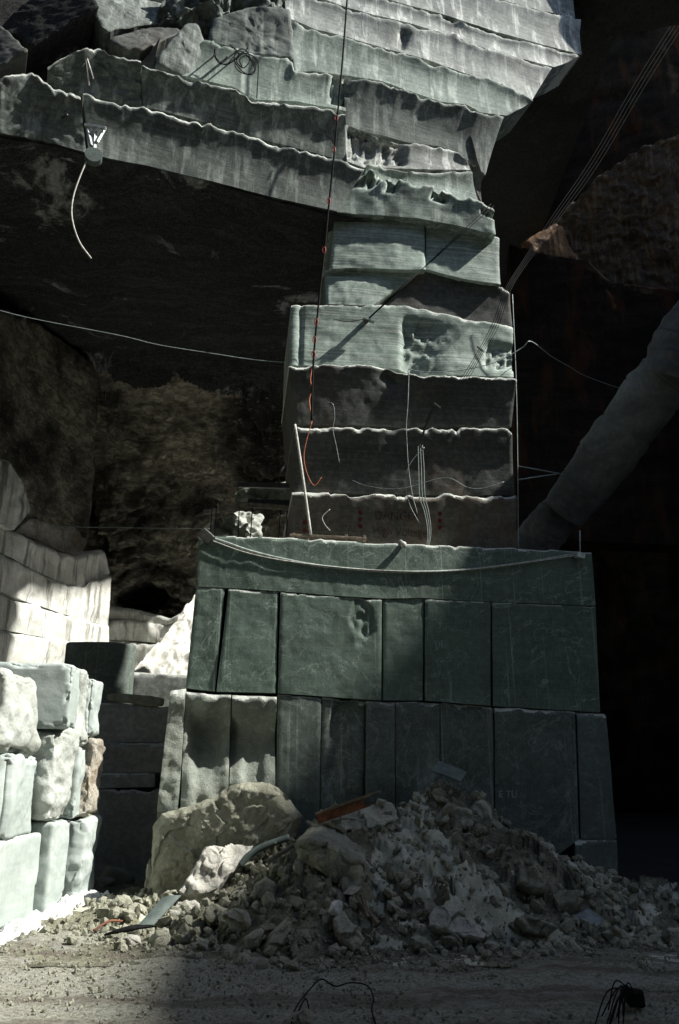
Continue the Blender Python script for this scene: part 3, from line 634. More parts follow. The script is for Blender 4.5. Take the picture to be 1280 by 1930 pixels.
# third band
Tn([(388, 74), (440, 86), (480, 98), (520, 103), (553, 110), (556, 132), (590, 131), (652, 141)], [(296, 132), (360, 147), (440, 164), (480, 188), (560, 192), (652, 210)], 'terrace', off=-.42, tilt=.12, extra=teeth(.90, 1.05, .0, .9, 60, .18))
Tn([(653, 141), (720, 151), (760, 166), (800, 178), (830, 190), (880, 195), (900, 210), (952, 216)], [(653, 234), (690, 247), (765, 267), (830, 275), (890, 306), (915, 330)], 'terrace_shade', off=-.42, tilt=.28, extra=teeth(-.05, .06, 0, .4, 50, .2))
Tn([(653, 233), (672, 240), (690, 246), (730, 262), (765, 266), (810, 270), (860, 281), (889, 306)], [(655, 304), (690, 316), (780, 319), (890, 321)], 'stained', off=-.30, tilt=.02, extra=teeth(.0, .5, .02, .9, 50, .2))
Tn([(692, 316), (720, 313), (780, 319), (891, 321)], [(692, 345), (800, 358), (906, 388)], 'terrace', off=-.20, tilt=-.02, bev=(.06, .05))
Tn([(888, 250), (910, 330)], [(890, 340), (908, 384)], 'pillar_shade', off=-.55, tilt=.2, bev=(.05, .04))
# fourth and higher, climbing to the top right
Tn([(554, 38), (600, 54), (656, 66), (700, 82), (731, 91), (783, 104), (830, 120), (870, 133), (945, 156), (1008, 186)], [(556, 134), (590, 133), (654, 142), (720, 152), (760, 167), (830, 191), (880, 196), (905, 211), (956, 218), (978, 206)], 'terrace', off=-.60, tilt=.0)
Tn([(538, -30), (600, -6), (655, 12), (713, 29), (771, 43), (852, 64), (910, 87), (991, 110), (1043, 124)], [(540, 34), (598, 55), (655, 68), (731, 92), (783, 106), (870, 135), (945, 158), (1004, 187)], 'stained', off=-.78, tilt=-.02, extra=teeth(.42, .5, .2, .9, 30, .15))
Tn([(600, -50), (680, -24), (745, 0), (830, 23), (933, 58), (1043, 87), (1096, 102)], [(600, -6), (655, 13), (713, 30), (771, 44), (852, 66), (910, 88), (991, 112), (1044, 126)], 'stained', off=-.92, tilt=-.02)
Tn([(700, -70), (800, -45), (956, 0), (1020, 17), (1096, 35)], [(680, -24), (745, 1), (830, 25), (933, 60), (1043, 89), (1097, 104)], 'stained', off=-1.04, tilt=-.02)
Tn([(640, -170), (860, -110), (1084, -50)], [(640, -90), (800, -44), (956, 2), (1020, 19), (1084, 33)], 'stained', off=-1.15, tilt=-.02)
# broken left part under the top edge
FT = lambda o, m, off=0., push=None, **k: facet('broken_face', o, M[m], ter, surf=TER, off=off, push=push, **{**dict(thick=1.2, rough=(.03, .8), fine=(.008, 6), edge=(.04, .04), jag=1.2, crack=.035), **k})
def lean(ax, ay, cx, cy): return lambda q, P: (q[:, 0]-cx)*ax + (q[:, 1]-cy)*ay      # a facet turned on its plane
FT([(392, 72), (405, 28), (470, 12), (545, 20), (553, 60), (553, 112), (520, 106), (480, 100), (440, 88)], 'terrace_shade', -.62, lean(.0008, -.001, 470, 60))
FT([(292, 126), (300, 104), (350, 45), (372, 40), (390, 72), (386, 100), (362, 142)], 'terrace_shade', -.36, lean(-.003, -.002, 345, 90), bulge=.08)
FT([(204, 80), (230, 60), (292, 30), (345, 31), (346, 42), (300, 78), (282, 98), (262, 106), (232, 102)], 'pillar_shade', -.5, lean(-.001, .006, 270, 70))
FT([(157, -30), (330, -30), (318, 2), (290, 28), (228, 60), (203, 78), (190, 72), (172, 30)], 'terrace_shade', -.75, lean(-.004, .004, 230, 20))
FT([(268, 106), (284, 98), (302, 80), (296, 104), (290, 128), (280, 208), (268, 202)], 'pillar_shade', -.42, lean(.01, 0, 280, 140))
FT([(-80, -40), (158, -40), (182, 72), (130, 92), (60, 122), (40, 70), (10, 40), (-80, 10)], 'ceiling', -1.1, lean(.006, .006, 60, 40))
FT([(-80, 10), (-5, 22), (22, 62), (54, 118), (0, 140), (-80, 150)], 'pillar_shade', -.2, lean(.004, .004, 0, 80))
FT([(318, -30), (540, -30), (545, 22), (470, 14), (408, 28), (390, 72), (372, 40), (346, 30), (292, 28)], 'terrace_shade', -.72, lean(.0, -.004, 430, 0), rough=(.22, 1.6), fine=(.06, 6))
strip('backing', TER, [(-120, -180), (1000, -180), (1085, 20)], [(-120, 235), (560, 300), (895, 318)], M['ceiling'], ter, off=-1.6, depth=2.5, res=30)
# ------------------------------------------------------------------ sunlit quarry wall at the left back, and what stands in the recess
lw = thing('quarry_wall', 'sunlit pale quarry wall streaked with grey at the left back', 'quarry face', (-8.6, 23, 3.5)); WLOC[lw.name] = A(lw.location)
LW = lambda t, b, m='lit_wall', **k: strip('course', LWALL, t, b, M[m], lw, **{**dict(depth=.8, bev=(.14, .10), rough=(.10, .5), fine=(.03, 3), res=4, jag=2.5), **k})
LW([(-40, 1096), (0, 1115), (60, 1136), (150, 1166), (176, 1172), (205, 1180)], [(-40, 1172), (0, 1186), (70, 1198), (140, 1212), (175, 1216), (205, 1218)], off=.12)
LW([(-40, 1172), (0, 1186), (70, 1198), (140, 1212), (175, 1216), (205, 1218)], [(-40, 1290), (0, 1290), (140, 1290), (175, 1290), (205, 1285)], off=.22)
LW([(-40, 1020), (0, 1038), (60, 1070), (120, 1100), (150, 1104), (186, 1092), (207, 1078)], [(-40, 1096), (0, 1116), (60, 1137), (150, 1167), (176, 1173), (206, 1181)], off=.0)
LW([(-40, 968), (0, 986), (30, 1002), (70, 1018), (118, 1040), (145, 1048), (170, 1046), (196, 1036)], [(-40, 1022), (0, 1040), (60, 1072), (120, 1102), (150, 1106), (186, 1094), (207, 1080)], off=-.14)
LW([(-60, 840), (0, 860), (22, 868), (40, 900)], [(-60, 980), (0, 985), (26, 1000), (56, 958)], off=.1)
LW([(-60, 560), (60, 600), (190, 690)], [(-60, 985), (26, 1000), (90, 1020), (168, 1040)], 'cave', off=-.7, tilt=.6, edge=None)
LW([(56, 975), (90, 985), (150, 1000), (168, 1020)], [(30, 1003), (70, 1019), (118, 1041), (150, 1048)], 'white_brown', off=-.9)
bw = thing('back_wall', 'small sunlit courses of the far rock face below the tunnel mouth', 'quarry face', (-8, 29, 5)); WLOC[bw.name] = A(bw.location)
BW = Surf([at1(120, 1200, 28.6)[:2], at1(420, 1200, 28.2)[:2]])
for t_, b_, o_ in (([(205, 1140), (260, 1148), (322, 1165), (356, 1140)], [(206, 1166), (250, 1168), (318, 1178), (356, 1160)], 0.), ([(206, 1166), (250, 1168), (318, 1178), (340, 1172)], [(205, 1206), (250, 1208), (300, 1212), (340, 1212)], .1), ([(203, 1206), (250, 1208), (300, 1213), (340, 1213)], [(200, 1275), (250, 1275), (300, 1275), (340, 1275)], .2)):
    strip('course', BW, t_, b_, M['lit_wall'], bw, off=o_, depth=.8, rough=(.08, 1), fine=(.03, 4), bev=(.12, .1))
o = facet('sloping_slab', [(248, 1256), (290, 1216), (338, 1158), (372, 1112), (400, 1150), (400, 1262), (350, 1272), (300, 1268)], M['lit_wall'], None, at1(320, 1230, 23.5), (.35, -.55, .75), thick=.5, rough=(.12, 1), fine=(.03, 5), res=4)
tag(o, 'sunlit white slab of rock sloping down beside the bench', 'rock slab')
o = facet('sunlit_rock', [(396, 1012), (404, 978), (430, 968), (452, 960), (478, 966), (498, 962), (507, 972), (498, 984), (494, 1012)], M['white_rough'], None, at1(450, 990, 22.0), (.75, -.62, .2), thick=.6, rough=(.12, 1.6), fine=(.06, 6), res=3)
tag(o, 'bright sunlit rock behind the railing of the bench', 'rock')
o = facet('rock_ledge', [(440, 930), (470, 915), (556, 905), (556, 950), (500, 952), (450, 950)], M['scoop'], None, at1(500, 930, 20.5), (.1, -.9, -.25), thick=1.5, rough=(.1, 1.6), fine=(.04, 6), res=4)
tag(o, 'layered dim rock ledge at the left side of the pillar', 'rock ledge')
o = facet('brown_rock', [(494, 1012), (496, 985), (520, 968), (558, 966), (558, 1014)], M['white_brown'], None, at1(530, 1000, 21.5), (-.2, -.9, .1), thick=.8, rough=(.1, 1.6), fine=(.05, 6), res=4)
tag(o, 'brown mottled rock between railing and pillar', 'rock')
# recess courses between the block stack and the bench
REC = plane(260, 1500, 17.2, 3)
rc = thing('recess_wall', 'grey shaded wall of stacked courses in the gap beside the bench', 'rock wall', pp(REC, 250, 1660)*A([1, 1, 0])); WLOC[rc.name] = A(rc.location)
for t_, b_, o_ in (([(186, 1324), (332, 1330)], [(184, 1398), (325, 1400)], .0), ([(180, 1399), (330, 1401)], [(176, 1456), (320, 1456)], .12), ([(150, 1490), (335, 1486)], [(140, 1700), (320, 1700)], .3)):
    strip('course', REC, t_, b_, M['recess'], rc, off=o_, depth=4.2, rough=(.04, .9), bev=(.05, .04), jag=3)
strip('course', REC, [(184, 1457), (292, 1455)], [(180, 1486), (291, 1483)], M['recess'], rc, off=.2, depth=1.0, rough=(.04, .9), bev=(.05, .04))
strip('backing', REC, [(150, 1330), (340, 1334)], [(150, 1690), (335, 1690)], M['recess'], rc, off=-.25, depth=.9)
o = strip('slanted_block', plane(290, 1300, 20.9, 2), [(225, 1264), (280, 1268), (372, 1274)], [(215, 1345), (300, 1345), (372, 1345)], M['recess'], None, depth=.8, rough=(.05, .8), jag=1); tag(o, 'low dark block lying on the recess wall, sunlit slab behind it', 'marble block')
rock('rubble_stone', at1(255, 1318, 17.4), (1.3, .5, .22), (0, 4, 3), M['boulder_dark'], 71, 'dark flat stone lying on top of the grey recess wall', 'rock')
rock('rubble_stone', at1(222, 1655, 16.4), (.75, .5, .4), (5, 12, 20), M['boulder_dark'], 72, 'dark stone at the foot of the recess wall', 'rock')
rock('rubble_stone', at1(196, 1668, 15.9), (.4, .35, .3), (25, 2, 50), M['boulder_dark'], 73, 'small dark stone in the shaded corner behind the block stack', 'rock')
def drum():      # the tall cut block with a rounded end
    y0 = 19.0; a, b, c = at1(121, 1210, y0), at1(203, 1208, y0), at1(249, 1216, y0+.2)
    pl = [(a[0], y0+1.6), (a[0], y0+.15), (a[0]+.06, y0+.05), (a[0]+.16, y0)]
    r = c[0]-b[0]
    for t in np.linspace(0, 1, 24): pl.append((b[0]+r*math.sin(t*3.0), y0+.02+r*1.0*(1-math.cos(t*3.0))))
    pl.append((b[0]-.3, y0+2*r+.1))
    pl = A(pl); pl = poly_at(pl, np.linspace(0, 1, 70)); zt = a[2]; zs = np.r_[np.linspace(at1(185, 1324, y0)[2], zt-.04, 30), zt]
    V = []; F = []
    for i, z in enumerate(zs):
        q = pl.copy()
        if i == len(zs)-1: q = q + (q.mean(0)-q)*.02
        V.append(np.c_[q, np.full(len(q), z)+(.03*noise(np.c_[q*2.5, q[:, :1]*0], 4) if i >= len(zs)-2 else 0)])
    V = np.vstack(V); m = len(pl); V = V + (.012*fbm(V*A([2, 2, .5]), 5, 3))[:, None]*A([0, -1, 0])
    for r_ in range(len(zs)-1):
        for k in range(m): F.append([r_*m+k, r_*m+(k+1) % m, (r_+1)*m+(k+1) % m, (r_+1)*m+k])
    nf = len(F); F.append([(len(zs)-1)*m+k for k in range(m)])
    o = mk('rounded_block', V, F, M['bench_lower'], None, [True]*nf+[False]); tag(o, 'tall dark marble block with one rounded end above the stack', 'marble block')
drum()
# ------------------------------------------------------------------ the stack of white blocks at the left, block by block
GB = 'white marble blocks stacked on the left'
def SB(x0, x1, y0, y1, z0, z1, label, mat='white', **k):
    return block('marble_block', x0, x1, y0, y1, z0, z1, M[mat], label, 'marble block', GB, **{**dict(r=.022, rough=(.02, .9), fine=(.004, 8), n=64), **k})
def chiprow(seed, amt=.12):
    def f(P, h):
        n = noise(P*A([1.5, 3.5, 1.8])+seed, seed); e = sstep(np.abs(P[:, 1])/h[1], .75, 1.); P = P.copy(); P[:, 0] -= amt*e*sstep(n, -.1, .5); return P
    return f
SB(-6.1, -4.37, 10.6, 12.56, -.05, 1.11, 'large smooth white block, lowest at the near end of the stack', r=.05, rough=(.03, .8), fine=(.006, 5), seed=1)
SB(-6.0, -4.22, 12.62, 13.34, -.05, 1.24, 'smooth white block in the bottom row, second from the near end', r=.05, rough=(.03, .9), fine=(.008, 6), seed=2)
SB(-5.8, -4.02, 13.48, 14.42, -.05, 1.25, 'pitted white block at the far end of the bottom row', r=.07, rough=(.06, 1.6), fine=(.012, 9), seed=3, mod=chiprow(3))
SB(-6.2, -4.38, 10.9, 12.22, 1.12, 2.17, 'white block with a dark near end in the middle row', r=.05, rough=(.06, 1.2), fine=(.008, 8), seed=4, rotz=4)
SB(-6.0, -4.20, 12.32, 13.16, 1.26, 2.56, 'rough white block with brown chipped edge in the middle row', 'white_rough', r=.06, rough=(.09, 1.7), fine=(.014, 9), seed=5, mod=chiprow(5, .2))
SB(-5.8, -4.13, 13.2, 13.66, 1.27, 2.34, 'narrow streaked white block in the middle row', r=.04, rough=(.06, 1.6), seed=6)
SB(-5.6, -4.05, 13.7, 14.3, 1.27, 2.46, 'brown crusted block at the far end of the middle row', 'white_brown', r=.06, rough=(.07, 2), fine=(.02, 9), seed=7)
SB(-6.2, -4.36, 10.5, 11.95, 2.2, 3.30, 'big rounded white boulder block on top at the near end', 'white_rough', r=.2, rough=(.13, 1.2), fine=(.014, 8), seed=8)
SB(-6.2, -4.12, 12.15, 12.95, 2.58, 3.55, 'tall white block with smooth mint grey end on the top row', r=.06, rough=(.015, 1), fine=(.003, 8), seed=9, rotz=10)
SB(-5.9, -4.12, 12.98, 13.5, 2.40, 3.52, 'white block with broken face in the top row', 'white_rough', r=.06, rough=(.09, 1.4), fine=(.012, 8), seed=10)
SB(-5.8, -4.10, 13.53, 14.12, 2.50, 3.45, 'last white block at the far end of the top row', r=.06, rough=(.06, 1.6), fine=(.008, 8), seed=11)
# ------------------------------------------------------------------ powder, pile, gravel
def make_powder():
    n = 90; U, Vv = np.meshgrid(np.linspace(0, 1, 170), np.linspace(0, 1, 50), indexing='ij'); U = U.ravel(); Vv = Vv.ravel()
    bx = np.interp(U, [0, .35, .7, 1], [-4.9, -4.42, -4.15, -3.85]); by = np.interp(U, [0, .35, .7, 1], [9.8, 11.8, 13.2, 14.3])
    x = bx-.2+(.95-.45*U)*Vv; y = by+.0*Vv
    P = np.stack([x, y, 0*x], -1); z = .16*np.sin(np.pi*np.clip(Vv*.8+.2, 0, 1))*(.35+np.clip(1.3*fbm(P*2.2, 6, 4)+.25, 0, 1.2)) + .05*fbm(P*9, 4, 3) - .075
    o = mk('marble_powder', np.stack([x, y, z], -1), gridF(170, 50)[:, ::-1], M['powder'], None, True); tag(o, 'white marble powder and crumbs along the foot of the block stack', 'marble powder', None, 'stuff')
make_powder()
def make_pile():
    gx = np.arange(-4.4, 7.6, .028); gy = np.arange(9.7, 15.9, .034); X, Y = np.meshgrid(gx, gy, indexing='ij'); x, y = X.ravel(), Y.ravel()
    z = pile_h(x, y) - .03
    V = np.stack([x, y, z], -1); V = V + .02*np.stack([noise(V*9, 3), noise(V*9, 4), 0*z], -1)
    F = gridF(len(gx), len(gy))[:, ::-1]; keep = z[F].max(1) > -.04; F = F[keep]
    us = np.unique(F); re = np.zeros(len(V), int); re[us] = np.arange(len(us)); V = V[us]; F = re[F]
    pw = fbm(V*A([1.1, 1.1, 1.1]), 91, 4)+.35*noise(V*7, 92); c = V[F].mean(1)
    pwf = fbm(c*1.0, 91, 3)+.5*noise(c*6, 92)-.9*np.clip(1-(c[:, 0]+.4)/1.2, 0, 1)-.7*np.clip((c[:, 2]-1.2), 0, 1)
    o = mk('rubble_pile', V, F, None, None, True, mats=[M['rubble'], M['gravel']], midx=(pwf > .12).astype(int)); tag(o, 'heap of earth and broken marble against the bench', 'rubble pile', None, 'stuff')
make_pile()
def scatter(name, N, pos, smin, smax, mat, label, cat, seed, lv=1, pw=2.2):
    g = np.random.default_rng(seed); tm = [rockV((1, 1, .8), 500+k, lv, cuts=6, soft=40, nz=.10)[0] for k in range(14)]; F0 = ico(lv)[1]; Vs = []; Fs = []; b = 0
    p = pos(g, N)
    for i in range(len(p)):
        s = smin+(smax-smin)*g.random()**pw; T = tm[g.integers(14)]*s*g.uniform(.7, 1.3, 3); E = np.array(Euler(g.uniform(0, 6.3, 3)).to_matrix())
        Vs.append(T @ E.T+p[i]+A([0, 0, s*.12])); Fs.append(F0+b); b += len(T)
    o = mk(name, np.vstack(Vs), np.vstack(Fs), M[mat], None, False); tag(o, label, cat, None, 'stuff')
def pos_pile(g, N):
    x = g.uniform(-4.2, 7.3, N*3); y = g.uniform(9.9, 14.0, N*3); b = pile_h(x, y); k = (b > .06); x, y, b = x[k][:N], y[k][:N], b[k][:N]; return np.stack([x, y, b], -1)
def pos_toe(g, N):
    x = g.uniform(-4.0, 7.4, N); y = FRONT(x)-.05+np.abs(g.normal(0, .45, N))*np.where(g.random(N) < .62, -1, .7)
    return np.stack([x, y, np.maximum(pile_h(x, y), 0)], -1)
def pos_floor(g, N):
    x = g.uniform(-5, 6.5, N); y = g.uniform(7.0, 10.8, N); return np.stack([x, y, 0*x-.015], -1)
scatter('loose_rubble', 2600, pos_pile, .03, .20, 'boulder_dark', 'loose stones and clods strewn over the heap', 'loose stones', 1, pw=4.5)
scatter('loose_gravel', 2200, pos_toe, .02, .15, 'boulder_dark', 'broken marble pebbles along the foot of the heap', 'pebbles', 2, pw=6.5)
scatter('floor_grit', 7000, pos_floor, .010, .042, 'boulder_dark', 'fine grit scattered on the quarry floor in front', 'grit', 3, pw=2.6)
# ------------------------------------------------------------------ boulders
BG = 'boulders and slabs of the rubble pile'
def FB(name, outline, y, N, mat, label, **k):
    mx, my = np.mean([p[0] for p in outline]), np.mean([p[1] for p in outline]); ex = .38
    if y < 0: P0 = at1(mx, my, -y)
    else: P0 = pile_hit(mx, my); d_ = (C0-P0)/np.linalg.norm(C0-P0); P0 = P0 + d_*ex
    o = facet(name, outline, M[mat], None, P0, N, **{**dict(thick=.5, rough=(.03, 1.6), fine=(.01, 9), res=3, edge=(.05, .04), crack=.32), **k}); tag(o, label, 'boulder', BG); return o
FB('boulder', [(284, 1560), (300, 1536), (345, 1524), (400, 1504), (432, 1482), (470, 1476), (505, 1476), (528, 1490), (545, 1512), (568, 1540), (556, 1580), (520, 1620), (470, 1680), (410, 1710), (286, 1706), (282, 1640)], -13.3, (-.04, -1, -.08), 'boulder_dark', 'largest boulder, flat faced and rounded on top, leaning on the bench at the left', thick=.8, edge=(.14, .12), rough=(.025, .9), fine=(.012, 8), bulge=.05, crack=.09)
FB('boulder', [(338, 1672), (372, 1620), (386, 1592), (400, 1588), (480, 1584), (470, 1610), (440, 1640), (410, 1672), (370, 1682)], -12.3, (.2, -.75, .65), 'boulder_pale', 'pale flat slab leaning on the largest boulder', thick=.25)
FB('boulder', [(336, 1674), (370, 1684), (410, 1674), (405, 1696), (372, 1700), (338, 1694)], -12.2, (0, -1, -.1), 'boulder', 'squared stone directly under the pale flat slab', thick=.3)
FB('boulder', [(262, 1696), (270, 1640), (281, 1618), (286, 1640), (288, 1692)], -13.9, (-.2, -1, .1), 'boulder', 'narrow upright splinter left of the largest boulder', thick=.2)
FB('boulder', [(608, 1548), (640, 1530), (690, 1516), (736, 1504), (746, 1520), (746, 1542), (715, 1566), (690, 1586), (660, 1578), (640, 1562)], 11.9, (.05, -.8, .6), 'boulder', 'wide flat slab lying below the rusty beam', thick=.2)
FB('boulder', [(555, 1588), (580, 1582), (640, 1598), (688, 1628), (690, 1660), (674, 1686), (640, 1672), (600, 1640), (560, 1626)], 11.6, (-.1, -1, -.15), 'boulder_dark', 'long dark block jutting from the middle of the pile', thick=.9)
FB('boulder', [(674, 1686), (690, 1660), (690, 1630), (706, 1650), (700, 1672)], 11.55, (.8, -.7, .1), 'boulder', 'broken grey end beside the long dark block', thick=.3)
FB('boulder', [(812, 1720), (822, 1700), (850, 1704), (900, 1722), (932, 1744), (920, 1768), (880, 1760), (840, 1746), (812, 1738)], 10.75, (.05, -.8, .55), 'boulder_pale', 'long pale slab low on the front of the pile', thick=.3)
FB('boulder', [(842, 1522), (862, 1518), (888, 1524), (892, 1548), (886, 1564), (860, 1556), (844, 1546)], 12.3, (-.1, -.95, .3), 'boulder', 'squared pale block high on the right of the pile', thick=.35)
FB('boulder', [(893, 1524), (897, 1508), (912, 1506), (930, 1526), (930, 1546), (914, 1562), (894, 1552)], 12.5, (.3, -.9, .35), 'boulder', 'angular block beside the squared pale block', thick=.35)
FB('boulder', [(733, 1482), (760, 1462), (782, 1448), (784, 1470), (778, 1492), (750, 1494)], 13.3, (-.3, -.9, .25), 'boulder', 'pointed stone near the summit of the pile', thick=.3)
FB('boulder', [(812, 1462), (820, 1450), (858, 1470), (864, 1480), (840, 1478), (818, 1472)], 13.2, (.1, -.9, .4), 'boulder_pale', 'flat stone on the summit under the metal sheet', thick=.2)
FB('boulder', [(314, 1724), (340, 1690), (368, 1688), (380, 1700), (372, 1716), (340, 1738)], 11.3, (.1, -.6, .7), 'boulder_pale', 'pale brick shaped stone beside the bent metal sheet', thick=.22)
FB('boulder', [(624, 1700), (640, 1694), (640, 1720), (636, 1730), (618, 1718)], 10.9, (-.2, -.95, .2), 'powder', 'small whitest stone standing up in front of the pile', thick=.2, edge=(.08, .08))
FB('boulder', [(630, 1728), (650, 1712), (668, 1740), (690, 1764), (668, 1790), (650, 1774), (634, 1752)], 10.75, (.1, -.85, .5), 'boulder', 'tilted stone right below the whitest stone', thick=.3)
FB('boulder', [(500, 1794), (520, 1752), (546, 1728), (556, 1738), (540, 1768), (512, 1806)], 10.55, (.35, -.85, .3), 'boulder_dark', 'long dark brick stone tilted at the front of the pile', thick=.25)
FB('boulder', [(418, 1724), (440, 1708), (462, 1714), (470, 1740), (456, 1762), (430, 1752)], 11.0, (-.3, -.85, .4), 'boulder', 'rounded stone left of the long dark brick stone', thick=.4)
FB('boulder', [(460, 1766), (486, 1744), (500, 1750), (488, 1778), (470, 1782)], 10.7, (.1, -.8, .5), 'boulder', 'small squared stone at the front between two darker stones', thick=.25)
FB('boulder', [(380, 1716), (400, 1696), (434, 1702), (428, 1722), (396, 1734)], 11.4, (0, -.7, .6), 'boulder_dark', 'dark flat stone behind the pale brick shaped stone', thick=.3)
FB('boulder', [(478, 1668), (500, 1650), (518, 1660), (514, 1690), (490, 1706), (476, 1696)], 11.7, (-.1, -.85, .4), 'boulder_dark', 'blocky dark stone in the hollow left of the pile centre', thick=.4)
FB('boulder', [(334, 1764), (352, 1738), (368, 1756), (362, 1782), (340, 1784)], 10.9, (.3, -.9, .2), 'boulder_dark', 'dark squared stone low at the left toe of the pile', thick=.25)
FB('boulder', [(226, 1770), (240, 1754), (260, 1758), (264, 1774), (244, 1784)], 10.9, (0, -.8, .5), 'boulder_pale', 'round pale stone at the far left toe of the pile', thick=.3, edge=(.1, .1))
FB('boulder', [(272, 1768), (290, 1748), (318, 1756), (316, 1784), (286, 1788)], 10.85, (-.1, -.9, .4), 'boulder', 'lumpy stone between round pale stone and dark squared stone', thick=.35, edge=(.09, .08))
FB('boulder', [(394, 1784), (398, 1762), (408, 1752), (412, 1786)], 10.7, (.2, -.9, .2), 'boulder_dark', 'thin dark stone standing on edge at the left toe', thick=.2)
FB('boulder', [(370, 1776), (376, 1764), (392, 1770), (390, 1790), (372, 1788)], 10.7, (0, -.9, .3), 'boulder', 'small stone touching the thin dark stone', thick=.2)
FB('boulder', [(982, 1634), (1010, 1624), (1032, 1660), (1030, 1678), (1006, 1680), (984, 1660)], 11.8, (.1, -.9, .35), 'boulder_dark', 'dark stone embedded at the right middle of the pile', thick=.4)
FB('boulder', [(1008, 1592), (1026, 1580), (1050, 1590), (1046, 1606), (1028, 1618), (1010, 1612)], 12.6, (.1, -.9, .35), 'boulder', 'pale topped stone at the upper right slope', thick=.35)
FB('boulder', [(1050, 1586), (1062, 1580), (1080, 1606), (1082, 1630), (1054, 1612)], 12.9, (.3, -.9, .2), 'boulder_dark', 'dark slab stone tucked against the corner block', thick=.3)
FB('boulder', [(978, 1538), (1006, 1548), (1020, 1570), (1012, 1574), (982, 1566)], 13.0, (.1, -.8, .5), 'boulder', 'flat grey stone by the upper right edge of the pile', thick=.3)
FB('boulder', [(1098, 1636), (1130, 1634), (1140, 1660), (1128, 1690), (1106, 1672)], 12.2, (.3, -.85, .2), 'boulder_dark', 'dark jagged stone right in front of the corner block', thick=.4)
FB('boulder', [(1044, 1690), (1076, 1674), (1102, 1682), (1086, 1700), (1054, 1704)], 11.5, (0, -.7, .7), 'boulder_dark', 'flat topped stone above the blue grey boards', thick=.35)
FB('boulder', [(972, 1730), (996, 1722), (1040, 1736), (1054, 1748), (1034, 1764), (990, 1754)], 10.9, (0, -.9, .3), 'boulder_dark', 'dark wedge stone left of the blue grey boards', thick=.4)
FB('boulder', [(1138, 1752), (1160, 1744), (1196, 1758), (1202, 1776), (1160, 1780)], 10.8, (0, -.85, .4), 'boulder', 'rounded stone right of the blue grey boards', thick=.35, edge=(.09, .08))
FB('boulder', [(1218, 1770), (1240, 1752), (1290, 1746), (1300, 1790), (1240, 1796)], 10.6, (.1, -.85, .45), 'boulder', 'broad pale rock at the far right end of the pile', thick=.45, edge=(.09, .08))
FB('boulder', [(1186, 1690), (1214, 1672), (1232, 1690), (1234, 1726), (1200, 1716)], 11.6, (.25, -.85, .35), 'boulder', 'tall grey rock at the right end of the pile', thick=.4)
FB('boulder', [(582, 1506), (600, 1492), (628, 1486), (632, 1500), (606, 1514), (584, 1522)], 13.2, (0, -.8, .6), 'boulder_pale', 'palest lump on the crest left of the rusty beam', thick=.3, edge=(.08, .07))
FB('boulder', [(610, 1516), (632, 1500), (642, 1502), (636, 1518), (612, 1528)], 13.0, (.2, -.8, .5), 'boulder', 'grey lump touching the palest lump on the crest', thick=.3)
FB('boulder', [(782, 1768), (800, 1760), (812, 1776), (804, 1790), (784, 1786)], 10.5, (0, -.9, .3), 'boulder_dark', 'dark round stone at the middle front toe', thick=.25, edge=(.1, .1))
FB('boulder', [(836, 1760), (860, 1750), (884, 1764), (880, 1782), (848, 1780)], 10.5, (.1, -.85, .4), 'boulder_dark', 'wide dark stone under the long pale slab', thick=.3, edge=(.1, .1))
FB('boulder', [(535, 1918), (548, 1900), (572, 1896), (588, 1908), (592, 1934), (540, 1936)], -7.55, (0, -.8, .6), 'boulder_dark', 'lone stone at the bottom edge inside the loop of black wire', thick=.2)
# ------------------------------------------------------------------ cables, ropes, pipes and other fittings
def PS(surf, pts, off): return [surf.hit(a, b, off)[0][0] for a, b in pts]
# red tagged line hanging down the whole face
g = thing('hanging_cable', 'thin black cable with red loops hanging down the whole pillar', 'cable', pp(PIL, 588, 792, .6)); WLOC[g.name] = A(g.location)
up = PS(TER, [(657, -40), (652, 30), (645, 120), (637, 210), (630, 290)], .45); lo = PS(PIL, [(620, 385), (612, 470), (603, 550), (594, 640), (590, 700), (587, 792)], .75)
tubes('line', [up+lo], .022, M['cable'], g)
for (a, b, sf, of) in ((634, 222, TER, .5), (629, 282, TER, .5), (620, 379, PIL, .8), (611, 471, PIL, .8), (596, 606, PIL, .8), (593, 640, PIL, .8), (591, 668, PIL, .8)):
    P, n = sf.hit(a, b, of); t = np.linspace(0, 2*np.pi, 15); tubes('loop', [P[0]+np.stack([.035*np.cos(t), 0*t, .075*np.sin(t)], -1)], .011, M['red'], g, seg=5)
tubes('cord', [PS(PIL, [(589, 690), (585, 715), (588, 735), (583, 755), (588, 795)], .62)], .014, M['orange_rope'], g)
tubes('cord', [PS(PIL, [(588, 795), (578, 830), (573, 860), (578, 890), (592, 915), (606, 900)], .74)], .008, M['orange_rope'], g)
# slanting guy cable to its anchor
g = thing('guy_cable', 'double guy cable slanting across the pale upper courses to an anchor', 'cable', pp(PIL, 690, 604, .5)); WLOC[g.name] = A(g.location)
a0 = pp(PIL, 692, 603, .34); a1 = pp(PIL, 795, 508, .62); b1 = pp(PIL, 926, 384, .75); b2 = pp(PIL, 931, 388, .75)
tubes('line', [[a0, a1]], .02, M['cable'], g); tubes('line', [[a1, b1]], .009, M['cable'], g); tubes('line', [[a1, b2]], .009, M['cable'], g)
bar('anchor', pp(PIL, 694, 601, .1), pp(PIL, 690, 606, .40), .09, .09, M['dark_steel'], g); bar('anchor_plate', pp(PIL, 684, 600, .36), pp(PIL, 706, 607, .36), .10, .05, M['wire'], g)
tubes('line', [PS(PIL, [(684, 602), (655, 606), (628, 601)], .4)], .008, M['cable'], g)
